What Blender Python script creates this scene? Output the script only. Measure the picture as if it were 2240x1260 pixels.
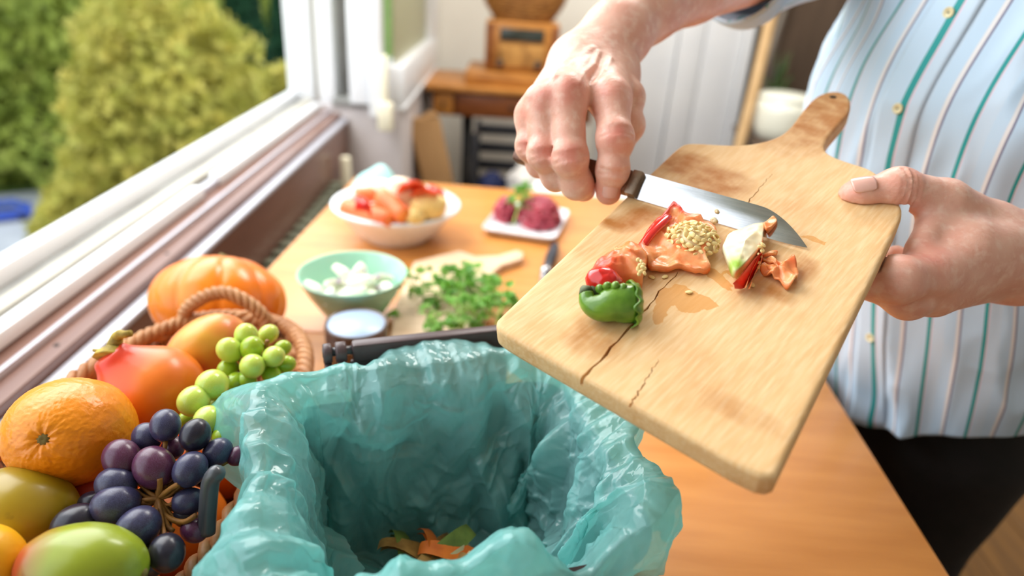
import bpy, bmesh, math, random
import numpy as np
from mathutils import Vector, Matrix, Euler

for o in list(bpy.data.objects): bpy.data.objects.remove(o)
random.seed(7)
rng = np.random.default_rng(7)
S = bpy.context.scene
COL = S.collection
TZ = 0.75                        # table top above the floor

# ------------------------------------------------------------------ camera
ROT = Matrix(((0.99599518, -0.08411219, 0.0303107),
              (0.06397191, 0.43360637, -0.89882874),
              (0.06245954, 0.89716813, 0.43725068)))
CAM = Vector((0, 0, TZ + 0.5))
FPX = 1480.0
cd = bpy.data.cameras.new('camera')
cam = bpy.data.objects.new('camera', cd)
COL.objects.link(cam)
cam.matrix_world = Matrix.Translation(CAM) @ ROT.to_4x4()
cd.sensor_width = 36.0
cd.lens = FPX * 36.0 / 2240.0
cd.clip_start = 0.02
cd.clip_end = 500
cd.dof.use_dof = True
cd.dof.focus_distance = 0.475
cd.dof.aperture_fstop = 2.9
cd.dof.aperture_blades = 9
S.camera = cam

# ------------------------------------------------------------------ world, light, exposure
w = bpy.data.worlds.new('overcast_sky')
S.world = w
w.use_nodes = True
bg = w.node_tree.nodes['Background']
bg.inputs['Color'].default_value = (0.86, 0.94, 1.0, 1)
bg.inputs['Strength'].default_value = 2.1
ROOMA = math.radians(3.0)        # the room stands 3 degrees off the table
def room(x, y, z=0.0):           # room coordinates (z above the table top) to world
    c, s = math.cos(ROOMA), math.sin(ROOMA)
    return Vector((x * c - y * s, x * s + y * c, z + TZ))
def area(name, loc, target, sx, sy, power, color):
    d = bpy.data.lights.new(name, 'AREA')
    d.shape = 'RECTANGLE'; d.size = sx; d.size_y = sy; d.energy = power; d.color = color
    o = bpy.data.objects.new(name, d); COL.objects.link(o)
    o.location = loc
    o.rotation_euler = (Vector(target) - Vector(loc)).to_track_quat('-Z', 'Y').to_euler()
    return o
# daylight entering through the upper part of the long window, and an added fill light under the ceiling
area('window_daylight', room(-0.70, 1.42, 1.15), room(0.7, 1.15, 0.05), 1.8, 1.1, 26, (1.0, 0.985, 0.96))
area('ceiling_fill_light', room(0.5, 2.3, 1.80), room(0.5, 2.3, 0), 0.9, 0.9, 33, (1.0, 0.97, 0.92))
S.view_settings.view_transform = 'Standard'
S.view_settings.look = 'None'
S.view_settings.exposure = 0.32
S.view_settings.gamma = 1.0
S.view_settings.use_curve_mapping = False

# ------------------------------------------------------------------ placing helpers
def ray(px, py):
    return ROT @ Vector(((px - 1120) / FPX, (630 - py) / FPX, -1.0))
def at(px, py, d):
    return CAM + ray(px, py) * d
def atz(px, py, z):
    r = ray(px, py)
    return CAM + r * ((z + TZ - CAM.z) / r.z)

# ------------------------------------------------------------------ materials
MATS = {}
def L(c):
    """sRGB 0-255 to linear"""
    return tuple(((v / 255.0) / 12.92 if v / 255.0 <= 0.04045 else ((v / 255.0 + 0.055) / 1.055) ** 2.4) for v in c) + (1.0,)
def mat(name, c1, c2=None, rough=0.5, scale=8.0, bump=0.0, bscale=60.0, spec=0.5, metal=0.0, sss=0.0, sssr=0.01,
        stretch=(1, 1, 1), detail=4.0, c3=None, s3=3.0, t3=(0.5, 0.7), coat=0.0, trans=0.0, ior=1.45, lo=0.35, hi=0.65, bdist=0.002, transl=0.0, alpha=1.0, sheen=0.0):
    m = bpy.data.materials.new(name); m.use_nodes = True
    nt = m.node_tree; N = nt.nodes; K = nt.links
    p = N['Principled BSDF']
    p.inputs['Roughness'].default_value = rough
    p.inputs['Specular IOR Level'].default_value = spec
    p.inputs['Metallic'].default_value = metal
    p.inputs['Coat Weight'].default_value = coat
    p.inputs['Coat Roughness'].default_value = 0.15
    p.inputs['Transmission Weight'].default_value = trans
    p.inputs['IOR'].default_value = ior
    p.inputs['Alpha'].default_value = alpha
    p.inputs['Sheen Weight'].default_value = sheen
    if sss:
        p.inputs['Subsurface Weight'].default_value = sss
        p.inputs['Subsurface Scale'].default_value = sssr
        p.inputs['Subsurface Radius'].default_value = (1.0, 0.4, 0.25)
    tc = N.new('ShaderNodeTexCoord'); mp = N.new('ShaderNodeMapping')
    K.new(tc.outputs['Object'], mp.inputs['Vector'])
    mp.inputs['Scale'].default_value = stretch
    col = None
    if c2 is not None:
        n = N.new('ShaderNodeTexNoise'); n.inputs['Scale'].default_value = scale; n.inputs['Detail'].default_value = detail
        K.new(mp.outputs['Vector'], n.inputs['Vector'])
        r = N.new('ShaderNodeMapRange'); r.inputs[1].default_value = lo; r.inputs[2].default_value = hi
        K.new(n.outputs['Fac'], r.inputs[0])
        x = N.new('ShaderNodeMix'); x.data_type = 'RGBA'
        x.inputs[6].default_value = L(c1); x.inputs[7].default_value = L(c2)
        K.new(r.outputs[0], x.inputs[0]); col = x.outputs[2]
        if c3 is not None:
            n3 = N.new('ShaderNodeTexNoise'); n3.inputs['Scale'].default_value = s3; n3.inputs['Detail'].default_value = 3
            K.new(tc.outputs['Object'], n3.inputs['Vector'])
            r3 = N.new('ShaderNodeMapRange'); r3.inputs[1].default_value = t3[0]; r3.inputs[2].default_value = t3[1]
            K.new(n3.outputs['Fac'], r3.inputs[0])
            x3 = N.new('ShaderNodeMix'); x3.data_type = 'RGBA'
            K.new(col, x3.inputs[6]); x3.inputs[7].default_value = L(c3)
            K.new(r3.outputs[0], x3.inputs[0]); col = x3.outputs[2]
        K.new(col, p.inputs['Base Color'])
    else:
        p.inputs['Base Color'].default_value = L(c1)
    if bump:
        nb = N.new('ShaderNodeTexNoise'); nb.inputs['Scale'].default_value = bscale; nb.inputs['Detail'].default_value = 3
        K.new(mp.outputs['Vector'], nb.inputs['Vector'])
        b = N.new('ShaderNodeBump'); b.inputs['Strength'].default_value = bump; b.inputs['Distance'].default_value = bdist
        K.new(nb.outputs['Fac'], b.inputs['Height']); K.new(b.outputs['Normal'], p.inputs['Normal'])
    if transl:
        tl = N.new('ShaderNodeBsdfTranslucent'); mx = N.new('ShaderNodeMixShader'); mx.inputs[0].default_value = transl
        if col is not None: K.new(col, tl.inputs['Color'])
        else: tl.inputs['Color'].default_value = L(c1)
        out = N['Material Output']
        K.new(p.outputs[0], mx.inputs[1]); K.new(tl.outputs[0], mx.inputs[2]); K.new(mx.outputs[0], out.inputs['Surface'])
    MATS[name] = m
    return m
def attr_mix(m, attr, color, gain=1.0, into='Base Color'):
    """mix a colour into a material where a mesh attribute says so (a mark the thing itself carries)"""
    nt = m.node_tree; N = nt.nodes; K = nt.links; p = N['Principled BSDF']
    a = N.new('ShaderNodeAttribute'); a.attribute_name = attr
    x = N.new('ShaderNodeMix'); x.data_type = 'RGBA'
    inp = p.inputs['Base Color']
    if inp.is_linked: K.new(inp.links[0].from_socket, x.inputs[6])
    else: x.inputs[6].default_value = inp.default_value
    x.inputs[7].default_value = L(color)
    g = N.new('ShaderNodeMath'); g.operation = 'MULTIPLY'; g.inputs[1].default_value = gain
    K.new(a.outputs['Fac'], g.inputs[0]); K.new(g.outputs[0], x.inputs[0]); K.new(x.outputs[2], inp)

# ------------------------------------------------------------------ noise (numpy)
_tab = rng.random(4096)
def _h(i, j, k, s):
    return _tab[((i * 73856093) ^ (j * 19349663) ^ (k * 83492791) ^ (s * 2654435)) & 4095]
def vnoise(p, s=0):
    """value noise in [-1,1] for an (n,3) array"""
    p = np.asarray(p, float); i = np.floor(p).astype(np.int64); f = p - i; f = f * f * (3 - 2 * f)
    r = 0
    for a in (0, 1):
        wa = f[:, 0] if a else 1 - f[:, 0]
        for b in (0, 1):
            wb = f[:, 1] if b else 1 - f[:, 1]
            for c in (0, 1):
                wc = f[:, 2] if c else 1 - f[:, 2]
                r = r + wa * wb * wc * _h(i[:, 0] + a, i[:, 1] + b, i[:, 2] + c, s)
    return r * 2 - 1
def fbm(p, s=0, o=3):
    r = 0; a = 1.0; p = np.asarray(p, float)
    for k in range(o):
        r = r + a * vnoise(p * 2 ** k, s + k); a *= 0.5
    return r
def cellf1(a, b, s=0):
    """distance to the nearest of jittered points on a plane: sharp creases between the cells"""
    i = np.floor(a).astype(np.int64); j = np.floor(b).astype(np.int64)
    best = np.full(a.shape, 9.0)
    for di in (-1, 0, 1):
        for dj in (-1, 0, 1):
            ii = i + di; jj = j + dj
            x = ii + _h(ii, jj, ii * 0 + 5, s); y = jj + _h(ii, jj, ii * 0 + 11, s + 3)
            best = np.minimum(best, np.hypot(a - x, b - y))
    return best

# ------------------------------------------------------------------ object helpers
ROOTLOC = {}
def tag(o, label=None, cat=None, group=None, kind=None):
    if label: o['label'] = label
    if cat: o['category'] = cat
    if group: o['group'] = group
    if kind: o['kind'] = kind
    return o
def thing(name, label, cat, loc, group=None, kind=None):
    o = bpy.data.objects.new(name, None); COL.objects.link(o)
    o.empty_display_size = 0.05
    o.location = loc; ROOTLOC[o.name] = Vector(loc)
    return tag(o, label, cat, group, kind)
def link(name, me, parent=None, loc=None):
    o = bpy.data.objects.new(name, me); COL.objects.link(o)
    if parent is not None: o.parent = parent
    if loc is not None: o.location = loc
    return o
def base_of(parent):
    b = Vector((0, 0, 0)); p = parent
    while p is not None:
        b += p.location; p = p.parent
    return b
class MB:
    """collects shapes in world coordinates, then links them as one mesh object"""
    def __init__(s): s.v = []; s.f = []; s.at = {}
    def add(s, v, f):
        n = len(s.v); s.v.extend([tuple(x) for x in v]); s.f.extend([tuple(i + n for i in q) for q in f]); return s
    def box(s, c, half, rot=None, bev=0.0):
        bm = bmesh.new(); bmesh.ops.create_cube(bm, size=2.0)
        for v in bm.verts: v.co = Vector((v.co.x * half[0], v.co.y * half[1], v.co.z * half[2]))
        if bev: bmesh.ops.bevel(bm, geom=list(bm.edges), offset=bev, segments=2, affect='EDGES', profile=0.5)
        M = rot if rot is not None else Matrix.Identity(3)
        bm.verts.index_update()
        s.add([M @ v.co + Vector(c) for v in bm.verts], [[v.index for v in f.verts] for f in bm.faces]); bm.free(); return s
    def tube(s, pts, rad, n=8, cap=True, closed=False, flat=1.0, up=None):
        pts = [Vector(p) for p in pts]; m = len(pts)
        if not hasattr(rad, '__len__'): rad = [rad] * m
        vs = []; prev = None
        for i, p in enumerate(pts):
            if closed: t = pts[(i + 1) % m] - pts[i - 1]
            else: t = pts[min(i + 1, m - 1)] - pts[max(i - 1, 0)]
            if t.length < 1e-9: t = Vector((0, 0, 1))
            t.normalize()
            if prev is None:
                a = Vector(up) if up is not None else (Vector((0, 0, 1)) if abs(t.z) < 0.9 else Vector((1, 0, 0)))
            else: a = prev
            a = (a - t * a.dot(t))
            if a.length < 1e-6: a = t.orthogonal()
            a.normalize(); prev = a; b = t.cross(a)
            for k in range(n):
                th = 2 * math.pi * k / n
                vs.append(p + (a * math.cos(th) * flat + b * math.sin(th)) * rad[i])
        fs = []
        for i in range(m if closed else m - 1):
            for k in range(n):
                i2 = (i + 1) % m
                fs.append((i * n + k, i * n + (k + 1) % n, i2 * n + (k + 1) % n, i2 * n + k))
        if cap and not closed:
            fs.append(tuple(range(n))[::-1]); fs.append(tuple((m - 1) * n + k for k in range(n)))
        return s.add(vs, fs)
    def lathe(s, prof, c, n=48, M=None):
        """prof: (r, z) list, revolved about z"""
        vs = []; fs = []; m = len(prof); M = M or Matrix.Identity(3); c = Vector(c)
        for (r, z) in prof:
            for k in range(n):
                th = 2 * math.pi * k / n
                vs.append(M @ Vector((r * math.cos(th), r * math.sin(th), z)) + c)
        for i in range(m - 1):
            for k in range(n):
                fs.append((i * n + k, i * n + (k + 1) % n, (i + 1) * n + (k + 1) % n, (i + 1) * n + k))
        if prof[0][0] > 1e-5: fs.append(tuple(range(n))[::-1])
        if prof[-1][0] > 1e-5: fs.append(tuple((m - 1) * n + k for k in range(n)))
        return s.add(vs, fs)
    def ell(s, c, rad, rot=None, nu=24, nv=16, fn=None):
        """ellipsoid, fn(dir array) -> radius factor"""
        vs = []; M = rot or Matrix.Identity(3); c = Vector(c)
        D = []
        for j in range(nv + 1):
            ph = math.pi * j / nv
            for i in range(nu):
                th = 2 * math.pi * i / nu
                D.append((math.sin(ph) * math.cos(th), math.sin(ph) * math.sin(th), math.cos(ph)))
        D = np.array(D); F = np.ones(len(D)) if fn is None else fn(D)
        P = D * F[:, None] * np.array(rad)
        P = P @ np.array(M).T + np.array(c)
        fs = []
        for j in range(nv):
            for i in range(nu):
                fs.append((j * nu + i, (j + 1) * nu + i, (j + 1) * nu + (i + 1) % nu, j * nu + (i + 1) % nu))
        return s.add(P.tolist(), fs)
    def grid(s, P):
        """P (n,m,3)"""
        n, m = P.shape[:2]
        fs = [(i * m + j, i * m + j + 1, (i + 1) * m + j + 1, (i + 1) * m + j) for i in range(n - 1) for j in range(m - 1)]
        return s.add(P.reshape(-1, 3).tolist(), fs)
    def slab(s, poly, z0, z1, fr=None):
        """polygon (x,y) extruded z0..z1; fr maps Vector to world"""
        fr = fr or (lambda v: v); n = len(poly)
        vs = [fr(Vector((x, y, z0))) for x, y in poly] + [fr(Vector((x, y, z1))) for x, y in poly]
        fs = [tuple(range(n))[::-1], tuple(range(n, 2 * n))] + [(i, (i + 1) % n, n + (i + 1) % n, n + i) for i in range(n)]
        return s.add(vs, fs)
    def build(s, name, m, parent=None, smooth=True, loc=None, label=None, cat=None, group=None, kind=None, merge=False, autos=None, bev=0.0, flip=False):
        off = base_of(parent) if parent is not None else (Vector(loc) if loc is not None else Vector((0, 0, 0)))
        me = bpy.data.meshes.new(name)
        A = np.array(s.v, float) - np.array(off)
        me.from_pydata(A.tolist(), [], s.f)
        if merge or bev:
            bm = bmesh.new(); bm.from_mesh(me)
            bmesh.ops.remove_doubles(bm, verts=bm.verts, dist=1e-5)
            bmesh.ops.recalc_face_normals(bm, faces=bm.faces)
            if bev:
                es = [e for e in bm.edges if len(e.link_faces) == 2 and e.calc_face_angle(0) > 0.6]
                bmesh.ops.bevel(bm, geom=es, offset=bev, segments=2, affect='EDGES', profile=0.5)
            bm.to_mesh(me); bm.free()
        for a, (arr) in s.at.items():
            t = me.attributes.new(a, 'FLOAT', 'POINT'); t.data.foreach_set('value', np.asarray(arr, np.float32))
        me.materials.append(m)
        if smooth: me.polygons.foreach_set('use_smooth', [True] * len(me.polygons))
        if autos is not None: me.set_sharp_from_angle(angle=math.radians(autos))
        me.update()
        o = bpy.data.objects.new(name, me); COL.objects.link(o)
        if parent is not None: o.parent = parent
        else: o.location = off
        return tag(o, label, cat, group, kind)
def copy_tree(o, parent=None):
    c = o.copy(); COL.objects.link(c)
    c.parent = parent
    for ch in list(o.children): copy_tree(ch, c)
    return c
def frame(x, y=None, z=None):
    """3x3 matrix with columns x,y,z"""
    x = Vector(x).normalized(); z = Vector(z).normalized()
    x = (x - z * x.dot(z)).normalized(); y = z.cross(x)
    return Matrix((x, y, z)).transposed()
def rz(a): return Matrix.Rotation(a, 3, 'Z')
def eul(a, b, c): return Euler((a, b, c)).to_matrix()
def spline(pts, n):
    """Catmull-Rom through points"""
    P = np.array([list(p) for p in pts], float); m = len(P); out = []
    Q = np.vstack([2 * P[0] - P[1], P, 2 * P[-1] - P[-2]])
    for k in range(n):
        t = k / (n - 1) * (m - 1); i = min(int(t), m - 2); u = t - i
        a, b, c, d = Q[i], Q[i + 1], Q[i + 2], Q[i + 3]
        out.append(0.5 * (2 * b + (c - a) * u + (2 * a - 5 * b + 4 * c - d) * u * u + (3 * b - a - 3 * c + d) * u ** 3))
    return np.array(out)
# ================================================================== the setting
m_wall = mat('wall_paint', (240, 237, 228), (232, 229, 220), rough=0.8, scale=3)
m_wallg = mat('pier_paint', (205, 196, 194), (196, 188, 188), rough=0.7, scale=4)
m_brown = mat('brown_sill_lacquer', (136, 100, 86), (116, 82, 70), rough=0.34, scale=2, stretch=(6, 1, 6), coat=0.3)
m_alu = mat('grey_aluminium', (205, 205, 215), rough=0.35, metal=0.3)
m_white = mat('white_window_plastic', (240, 241, 243), (232, 234, 238), rough=0.35, scale=4)
m_beige = mat('beige_track', (196, 190, 176), (182, 176, 162), rough=0.5, scale=5)
m_groove = mat('grey_track', (150, 150, 146), (128, 126, 122), rough=0.5, scale=9)
m_dark = mat('dark_rubber', (50, 46, 44), rough=0.6)
m_cream = mat('cream_plastic', (240, 232, 205), rough=0.4)
m_floor = mat('floor_wood', (124, 84, 32), (96, 62, 20), rough=0.4, scale=3, stretch=(14, 1, 1))
m_ceil = mat('ceiling_paint', (240, 240, 236), rough=0.9)

def rbox(mb, x0, x1, y0, y1, z0, z1, bev=0.0):
    c = room((x0 + x1) / 2, (y0 + y1) / 2, (z0 + z1) / 2)
    return mb.box(c, ((x1 - x0) / 2, (y1 - y0) / 2, (z1 - z0) / 2), rz(ROOMA), bev)
def struct(name, label, loc=(0, 0, 0)):
    return thing(name, label, None, loc, kind='structure')

FZ = -TZ
fl = struct('floor', 'brown wooden plank floor beyond the table', room(1.3, 1.0, FZ))
rbox(MB(), -0.75, 2.6, -1.6, 3.6, FZ - 0.06, FZ - 0.012).build('subfloor', m_dark, fl, smooth=False)
pw = 0.15
for i in range(22):
    x0 = -0.72 + i * pw
    rbox(MB(), x0 + 0.0015, x0 + pw - 0.0015, -1.6, 3.6, FZ - 0.012, FZ, 0.002).build('floor_plank', m_floor, fl, smooth=False)

wl = struct('wall_left', 'brown lacquered parapet below the long window', room(-0.66, 0.4, FZ))
rbox(MB(), -0.80, -0.552, -1.6, 2.3, FZ, -0.024).build('panel', m_brown, wl, smooth=False)
rbox(MB(), -0.572, -0.548, -1.6, 2.3, -0.030, -0.018, 0.004).build('nosing', m_alu, wl, autos=40)
rbox(MB(), -0.80, -0.574, -1.6, 2.3, -0.0235, -0.004, 0.002).build('ledge', m_brown, wl, smooth=False)
rbox(MB(), -0.80, -0.609, -1.6, 2.3, -0.004, 0.005, 0.002).build('ledge', m_brown, wl, smooth=False)
rbox(MB(), -0.613, -0.606, -1.6, 2.3, -0.0035, 0.0065, 0.001).build('edge_strip', m_alu, wl, smooth=False)
def y_on(px, py, X):
    r = ray(px, py); c, s = math.cos(ROOMA), math.sin(ROOMA)
    xr = r.x * c + r.y * s; yr = -r.x * s + r.y * c
    return yr * X / xr
for k, (px, py) in enumerate(((120, 742), (362, 536))):
    yy = y_on(px, py, -0.59)
    MB().lathe([(0.0, 0.0012), (0.003, 0.0012), (0.004, 0.0)], room(-0.59, yy, -0.004), 12).build('screw_cap', m_dark, wl)

w1 = struct('window_1', 'long white sliding window standing open on the left', room(-0.7, 0.5, 0.005))
yA = y_on(449, 417, -0.634); yB = y_on(482, 386, -0.634)
rbox(MB(), -0.661, -0.634, -0.35, yA, 0.006, 0.031, 0.005).build('sash_rail', m_white, w1, autos=40)
rbox(MB(), -0.661, -0.634, yB, 2.28, 0.006, 0.031, 0.005).build('sash_rail', m_white, w1, autos=40)
rbox(MB(), -0.658, -0.640, yA, yB, 0.006, 0.022, 0.003).build('rail_joint', m_alu, w1, autos=40)
rbox(MB(), -0.672, -0.661, -0.35, 2.30, 0.0055, 0.012).build('brush_seal', m_dark, w1, smooth=False)
rbox(MB(), -0.700, -0.672, -0.35, 2.34, 0.0055, 0.030, 0.003).build('track', m_beige, w1, autos=40)
rbox(MB(), -0.726, -0.700, -0.35, 2.34, 0.0055, 0.024, 0.001).build('groove', m_groove, w1, smooth=False)
rbox(MB(), -0.76, -0.726, -0.35, 2.36, 0.0055, 0.052, 0.005).build('outer_rail', m_white, w1, autos=40)
rbox(MB(), -0.755, -0.668, 2.33, 2.45, 0.02, 1.75, 0.006).build('jamb', m_white, w1, autos=40)
rbox(MB(), -0.668, -0.645, 2.35, 2.45, 0.02, 1.75, 0.003).build('jamb_groove', m_beige, w1, autos=40)
rbox(MB(), -0.645, -0.592, 2.31, 2.45, 0.0, 1.75, 0.006).build('jamb', m_white, w1, autos=40)
rbox(MB(), -0.592, -0.55, 2.40, 2.46, 0.0, 1.75).build('jamb_seal', m_groove, w1, smooth=False)
rbox(MB(), -0.78, -0.60, -0.35, 2.45, 1.72, 1.9).build('head_rail', m_white, w1, smooth=False)

rbox(MB(), -0.80, -0.615, -1.6, -0.351, 0.0055, 1.9).build('wall_near_blocker', m_wall, smooth=False, kind='structure', label='unseen white wall added to block window light at the near end')  # unseen, added to keep window light off the near table
pr = struct('wall_pier', 'pale grey pier at the end of the parapet', room(-0.47, 2.4, FZ))
rbox(MB(), -0.80, -0.37, 2.301, 2.62, FZ, 0.02, 0.004).build('pier_body', m_wallg, pr, autos=40)
rbox(MB(), -0.60, -0.42, 2.29, 2.40, 0.02, 0.045, 0.004).build('latch_plate', m_groove, pr, autos=40)

w2 = struct('window_2', 'white inward casement with a cream lever beyond the pier', room(-0.42, 2.6, 0.02))
rbox(MB(), -0.535, -0.472, 2.27, 2.33, 0.035, 1.75, 0.006).build('stile', m_white, w2, autos=40)
rbox(MB(), -0.468, -0.425, 2.25, 2.31, 0.00, 1.75, 0.006).build('stile', m_white, w2, autos=40)
rbox(MB(), -0.421, -0.402, 2.22, 2.25, 0.02, 0.20, 0.004).build('lever', m_cream, w2, autos=40)
rbox(MB(), -0.434, -0.386, 2.21, 2.25, -0.035, 0.055, 0.006).build('lever_block', m_cream, w2, autos=40)
rbox(MB(), -0.44, -0.36, 2.30, 3.30, 0.03, 0.16, 0.008).build('bottom_rail', m_white, w2, autos=40)
rbox(MB(), -0.44, -0.355, 2.30, 3.30, 0.015, 0.032, 0.004).build('sill', m_white, w2, autos=40)
rbox(MB(), -0.44, -0.36, 3.14, 3.30, 0.16, 1.75, 0.008).build('stile', m_white, w2, autos=40)
rbox(MB(), -0.44, -0.36, 2.30, 3.30, 1.6, 1.9).build('top_rail', m_white, w2, smooth=False)
m_pane = mat('window_pane_glass', (196, 194, 150), (178, 176, 130), rough=0.3, trans=0.4, scale=1.5, spec=0.5)  # olive beige reflection is put into the glass colour
rbox(MB(), -0.402, -0.396, 2.33, 3.14, 0.16, 1.6).build('pane', m_pane, w2, smooth=False)

MBw = rbox(MB(), -0.55, -0.37, 2.62, 3.5, FZ, 0.03); MBw.build('wall_alcove', m_wallg, smooth=False, kind='structure', label='pale wall below the far casement')
rbox(MB(), -0.55, -0.365, 3.30, 3.5, FZ, 1.9).build('wall_corner', m_wall, smooth=False, kind='structure', label='cream wall strip in the far corner')
rbox(MB(), -0.60, 2.7, 3.5, 3.6, FZ, 1.9).build('wall_back', m_wall, smooth=False, kind='structure', label='cream white far wall')
rbox(MB(), 2.6, 2.7, -1.6, 3.5, FZ, 1.9).build('wall_right', m_wall, smooth=False, kind='structure', label='white wall on the right side of the room')
rbox(MB(), -0.80, 2.7, -1.7, -1.6, FZ, 1.9).build('wall_front', m_wall, smooth=False, kind='structure', label='white wall behind the viewer')
rbox(MB(), -0.85, 2.7, -1.7, 3.6, 1.9, 2.0).build('ceiling', m_ceil, smooth=False, kind='structure', label='white ceiling')

dr = struct('door_1', 'plain white panelled door in the far wall', room(0.95, 3.46, FZ))
rbox(MB(), 0.44, 0.78, 3.47, 3.499, FZ, 1.7, 0.004).build('door_frame', m_white, dr, autos=40)
rbox(MB(), 0.785, 0.90, 3.44, 3.499, FZ, 1.65, 0.004).build('door_stile', m_white, dr, autos=40)
rbox(MB(), 0.905, 1.09, 3.45, 3.499, FZ, 1.65, 0.004).build('door_panel', m_white, dr, autos=40)
rbox(MB(), 1.095, 1.13, 3.42, 3.499, FZ, 1.65, 0.004).build('door_stile', m_white, dr, autos=40)

# ------------------------------------------------------------------ far end of the room
m_dkwood = mat('dark_brown_wood', (92, 74, 60), (78, 62, 50), rough=0.5, scale=3, stretch=(8, 8, 1))
m_oak = mat('orange_oak', (196, 132, 62), (166, 106, 44), rough=0.4, scale=6, stretch=(2, 9, 9))
m_oakd = mat('reddish_oak', (136, 76, 34), (112, 58, 24), rough=0.4, scale=6, stretch=(2, 9, 9))
m_iron = mat('black_cast_iron', (32, 32, 34), rough=0.45)
m_cardb = mat('cardboard', (178, 138, 92), (164, 124, 80), rough=0.8, scale=5)

wd = thing('wardrobe', 'tall dark brown wardrobe beside the white door', 'wardrobe', room(1.6, 3.35, FZ))
rbox(MB(), 1.16, 2.2, 3.2, 3.48, FZ + 0.0, 1.5, 0.004).build('carcass', m_dkwood, wd, autos=40)
for x0, x1 in ((1.165, 1.675), (1.68, 2.195)):
    d = rbox(MB(), x0, x1, 3.18, 3.1995, FZ + 0.06, 1.46, 0.003).build('wardrobe_door', m_dkwood, wd, autos=40)
    rbox(MB(), (x1 - 0.04 if x0 < 1.2 else x0 + 0.02), (x1 - 0.02 if x0 < 1.2 else x0 + 0.04), 3.155, 3.18, 0.2, 0.34, 0.003).build('handle', m_alu, d, autos=40)
cb = thing('low_cabinet', 'low dark brown cabinet in front of the wardrobe', 'cabinet', room(1.35, 2.95, FZ))
rbox(MB(), 1.04, 1.75, 2.78, 3.12, FZ, -0.15, 0.004).build('carcass', m_dkwood, cb, autos=40)
rbox(MB(), 1.02, 1.77, 2.76, 3.14, -0.15, -0.125, 0.004).build('cabinet_top', m_dkwood, cb, autos=40)
for x0, x1 in ((1.05, 1.39), (1.40, 1.74)):
    rbox(MB(), x0, x1, 2.765, 2.7795, FZ + 0.05, -0.17, 0.003).build('cabinet_door', m_dkwood, cb, autos=40)
m_enam = mat('cream_enamel', (240, 240, 226), (232, 232, 216), rough=0.3, scale=4)
pc = room(1.155, 2.93, -0.1249)
pot = thing('enamel_container', 'cream white rounded container standing on the low dark cabinet', 'container', pc)
MB().lathe([(0.0, 0.0), (0.088, 0.0), (0.106, 0.012), (0.116, 0.05), (0.118, 0.12), (0.113, 0.165)], pc, 40).build('body', m_enam, pot)
MB().lathe([(0.1135, 0.165), (0.1165, 0.168), (0.116, 0.176), (0.105, 0.184), (0.04, 0.192), (0.0, 0.193)], pc, 40).build('lid', m_enam, pot)
m_leafd = mat('house_plant_leaf', (58, 84, 40), (80, 110, 52), rough=0.4, scale=6)
pp = room(1.16, 3.10, -0.1249)
pl = thing('potted_plant', 'small dark green pot plant behind the cream container', 'plant', pp)
MB().lathe([(0.0, 0), (0.03, 0), (0.042, 0.07), (0.038, 0.07), (0.03, 0.06), (0, 0.06)], pp, 20).build('plant_pot', m_dkwood, pl)
for i in range(14):
    a = i * 2.4; h = 0.13 + 0.05 * (i % 4); dd = Vector((math.cos(a), math.sin(a) * 0.25, 0))
    b = pp + Vector((0, 0, 0.06)); t = b + dd * 0.07 + Vector((0, 0, h))
    pts = spline([b, b + dd * 0.02 + Vector((0, 0, h * 0.6)), t], 7)
    MB().tube(pts, [0.004, 0.008, 0.015, 0.02, 0.018, 0.01, 0.002], 6, flat=0.18).build('leaf', m_leafd, pl)
m_pole = mat('pale_wood_pole', (212, 176, 128), (196, 158, 110), rough=0.5, scale=8, stretch=(6, 6, 1))
p0_, p1_ = room(0.885, 2.72, FZ), room(1.09, 3.13, 0.80)
pts = spline([p0_, p0_.lerp(p1_, 0.5) + room(0.02, 0, 0) - room(0, 0, 0), p1_], 12)
MB().tube([Vector(p) for p in pts], [0.024] * 12, 12).build('wooden_pole', m_pole, loc=p0_, label='pale wooden pole leaning beside the white door', cat='pole')
m_cord = mat('grey_cord', (150, 142, 132), rough=0.6)
q0, q1 = room(1.075, 3.13, -0.1249), room(1.20, 3.17, 0.75)
MB().tube([q0, q0.lerp(q1, 0.5), q1], 0.008, 8).build('hanging_cord', m_cord, loc=q0, label='thin grey cord hanging in front of the dark wardrobe', cat='cord')

st = thing('sewing_table', 'orange oak sewing table on black iron legs at the far wall', 'table', room(-0.05, 3.0, FZ))
rbox(MB(), -0.36, 0.36, 2.80, 3.22, 0.0, 0.024, 0.006).build('tabletop', m_oak, st, autos=40)
rbox(MB(), -0.20, 0.24, 2.86, 3.20, 0.0245, 0.075, 0.008).build('machine_cover', m_oak, st, autos=40)
rbox(MB(), -0.33, 0.33, 2.83, 3.19, -0.10, -0.0005, 0.003).build('apron', m_oakd, st, autos=40)
for x0, x1 in ((-0.32, -0.24), (-0.22, 0.22)):
    d = rbox(MB(), x0, x1, 2.815, 2.8295, -0.095, -0.01, 0.003).build('drawer', m_oak if x0 < -0.3 else m_oakd, st, autos=40)
    MB().ell(room((x0 + x1) / 2, 2.806, -0.05), (0.008, 0.012, 0.008), None, 12, 8).build('knob', m_iron, d)
for x in (-0.19, 0.19):
    for y in (2.88, 3.14):
        MB().tube([room(x, y, -0.1005), room(x, y, -0.40), room(x, y + (0.04 if y > 3 else -0.04), FZ + 0.01)], [0.015, 0.013, 0.017], 10).build('leg', m_iron, st)
    MB().tube([room(x, 2.88, -0.36), room(x, 3.01, -0.44), room(x, 3.14, -0.36)], 0.012, 8).build('side_brace', m_iron, st)
MB().tube([room(-0.19, 3.0, -0.43), room(0.19, 3.0, -0.43)], 0.01, 8).build('cross_brace', m_iron, st)

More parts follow.
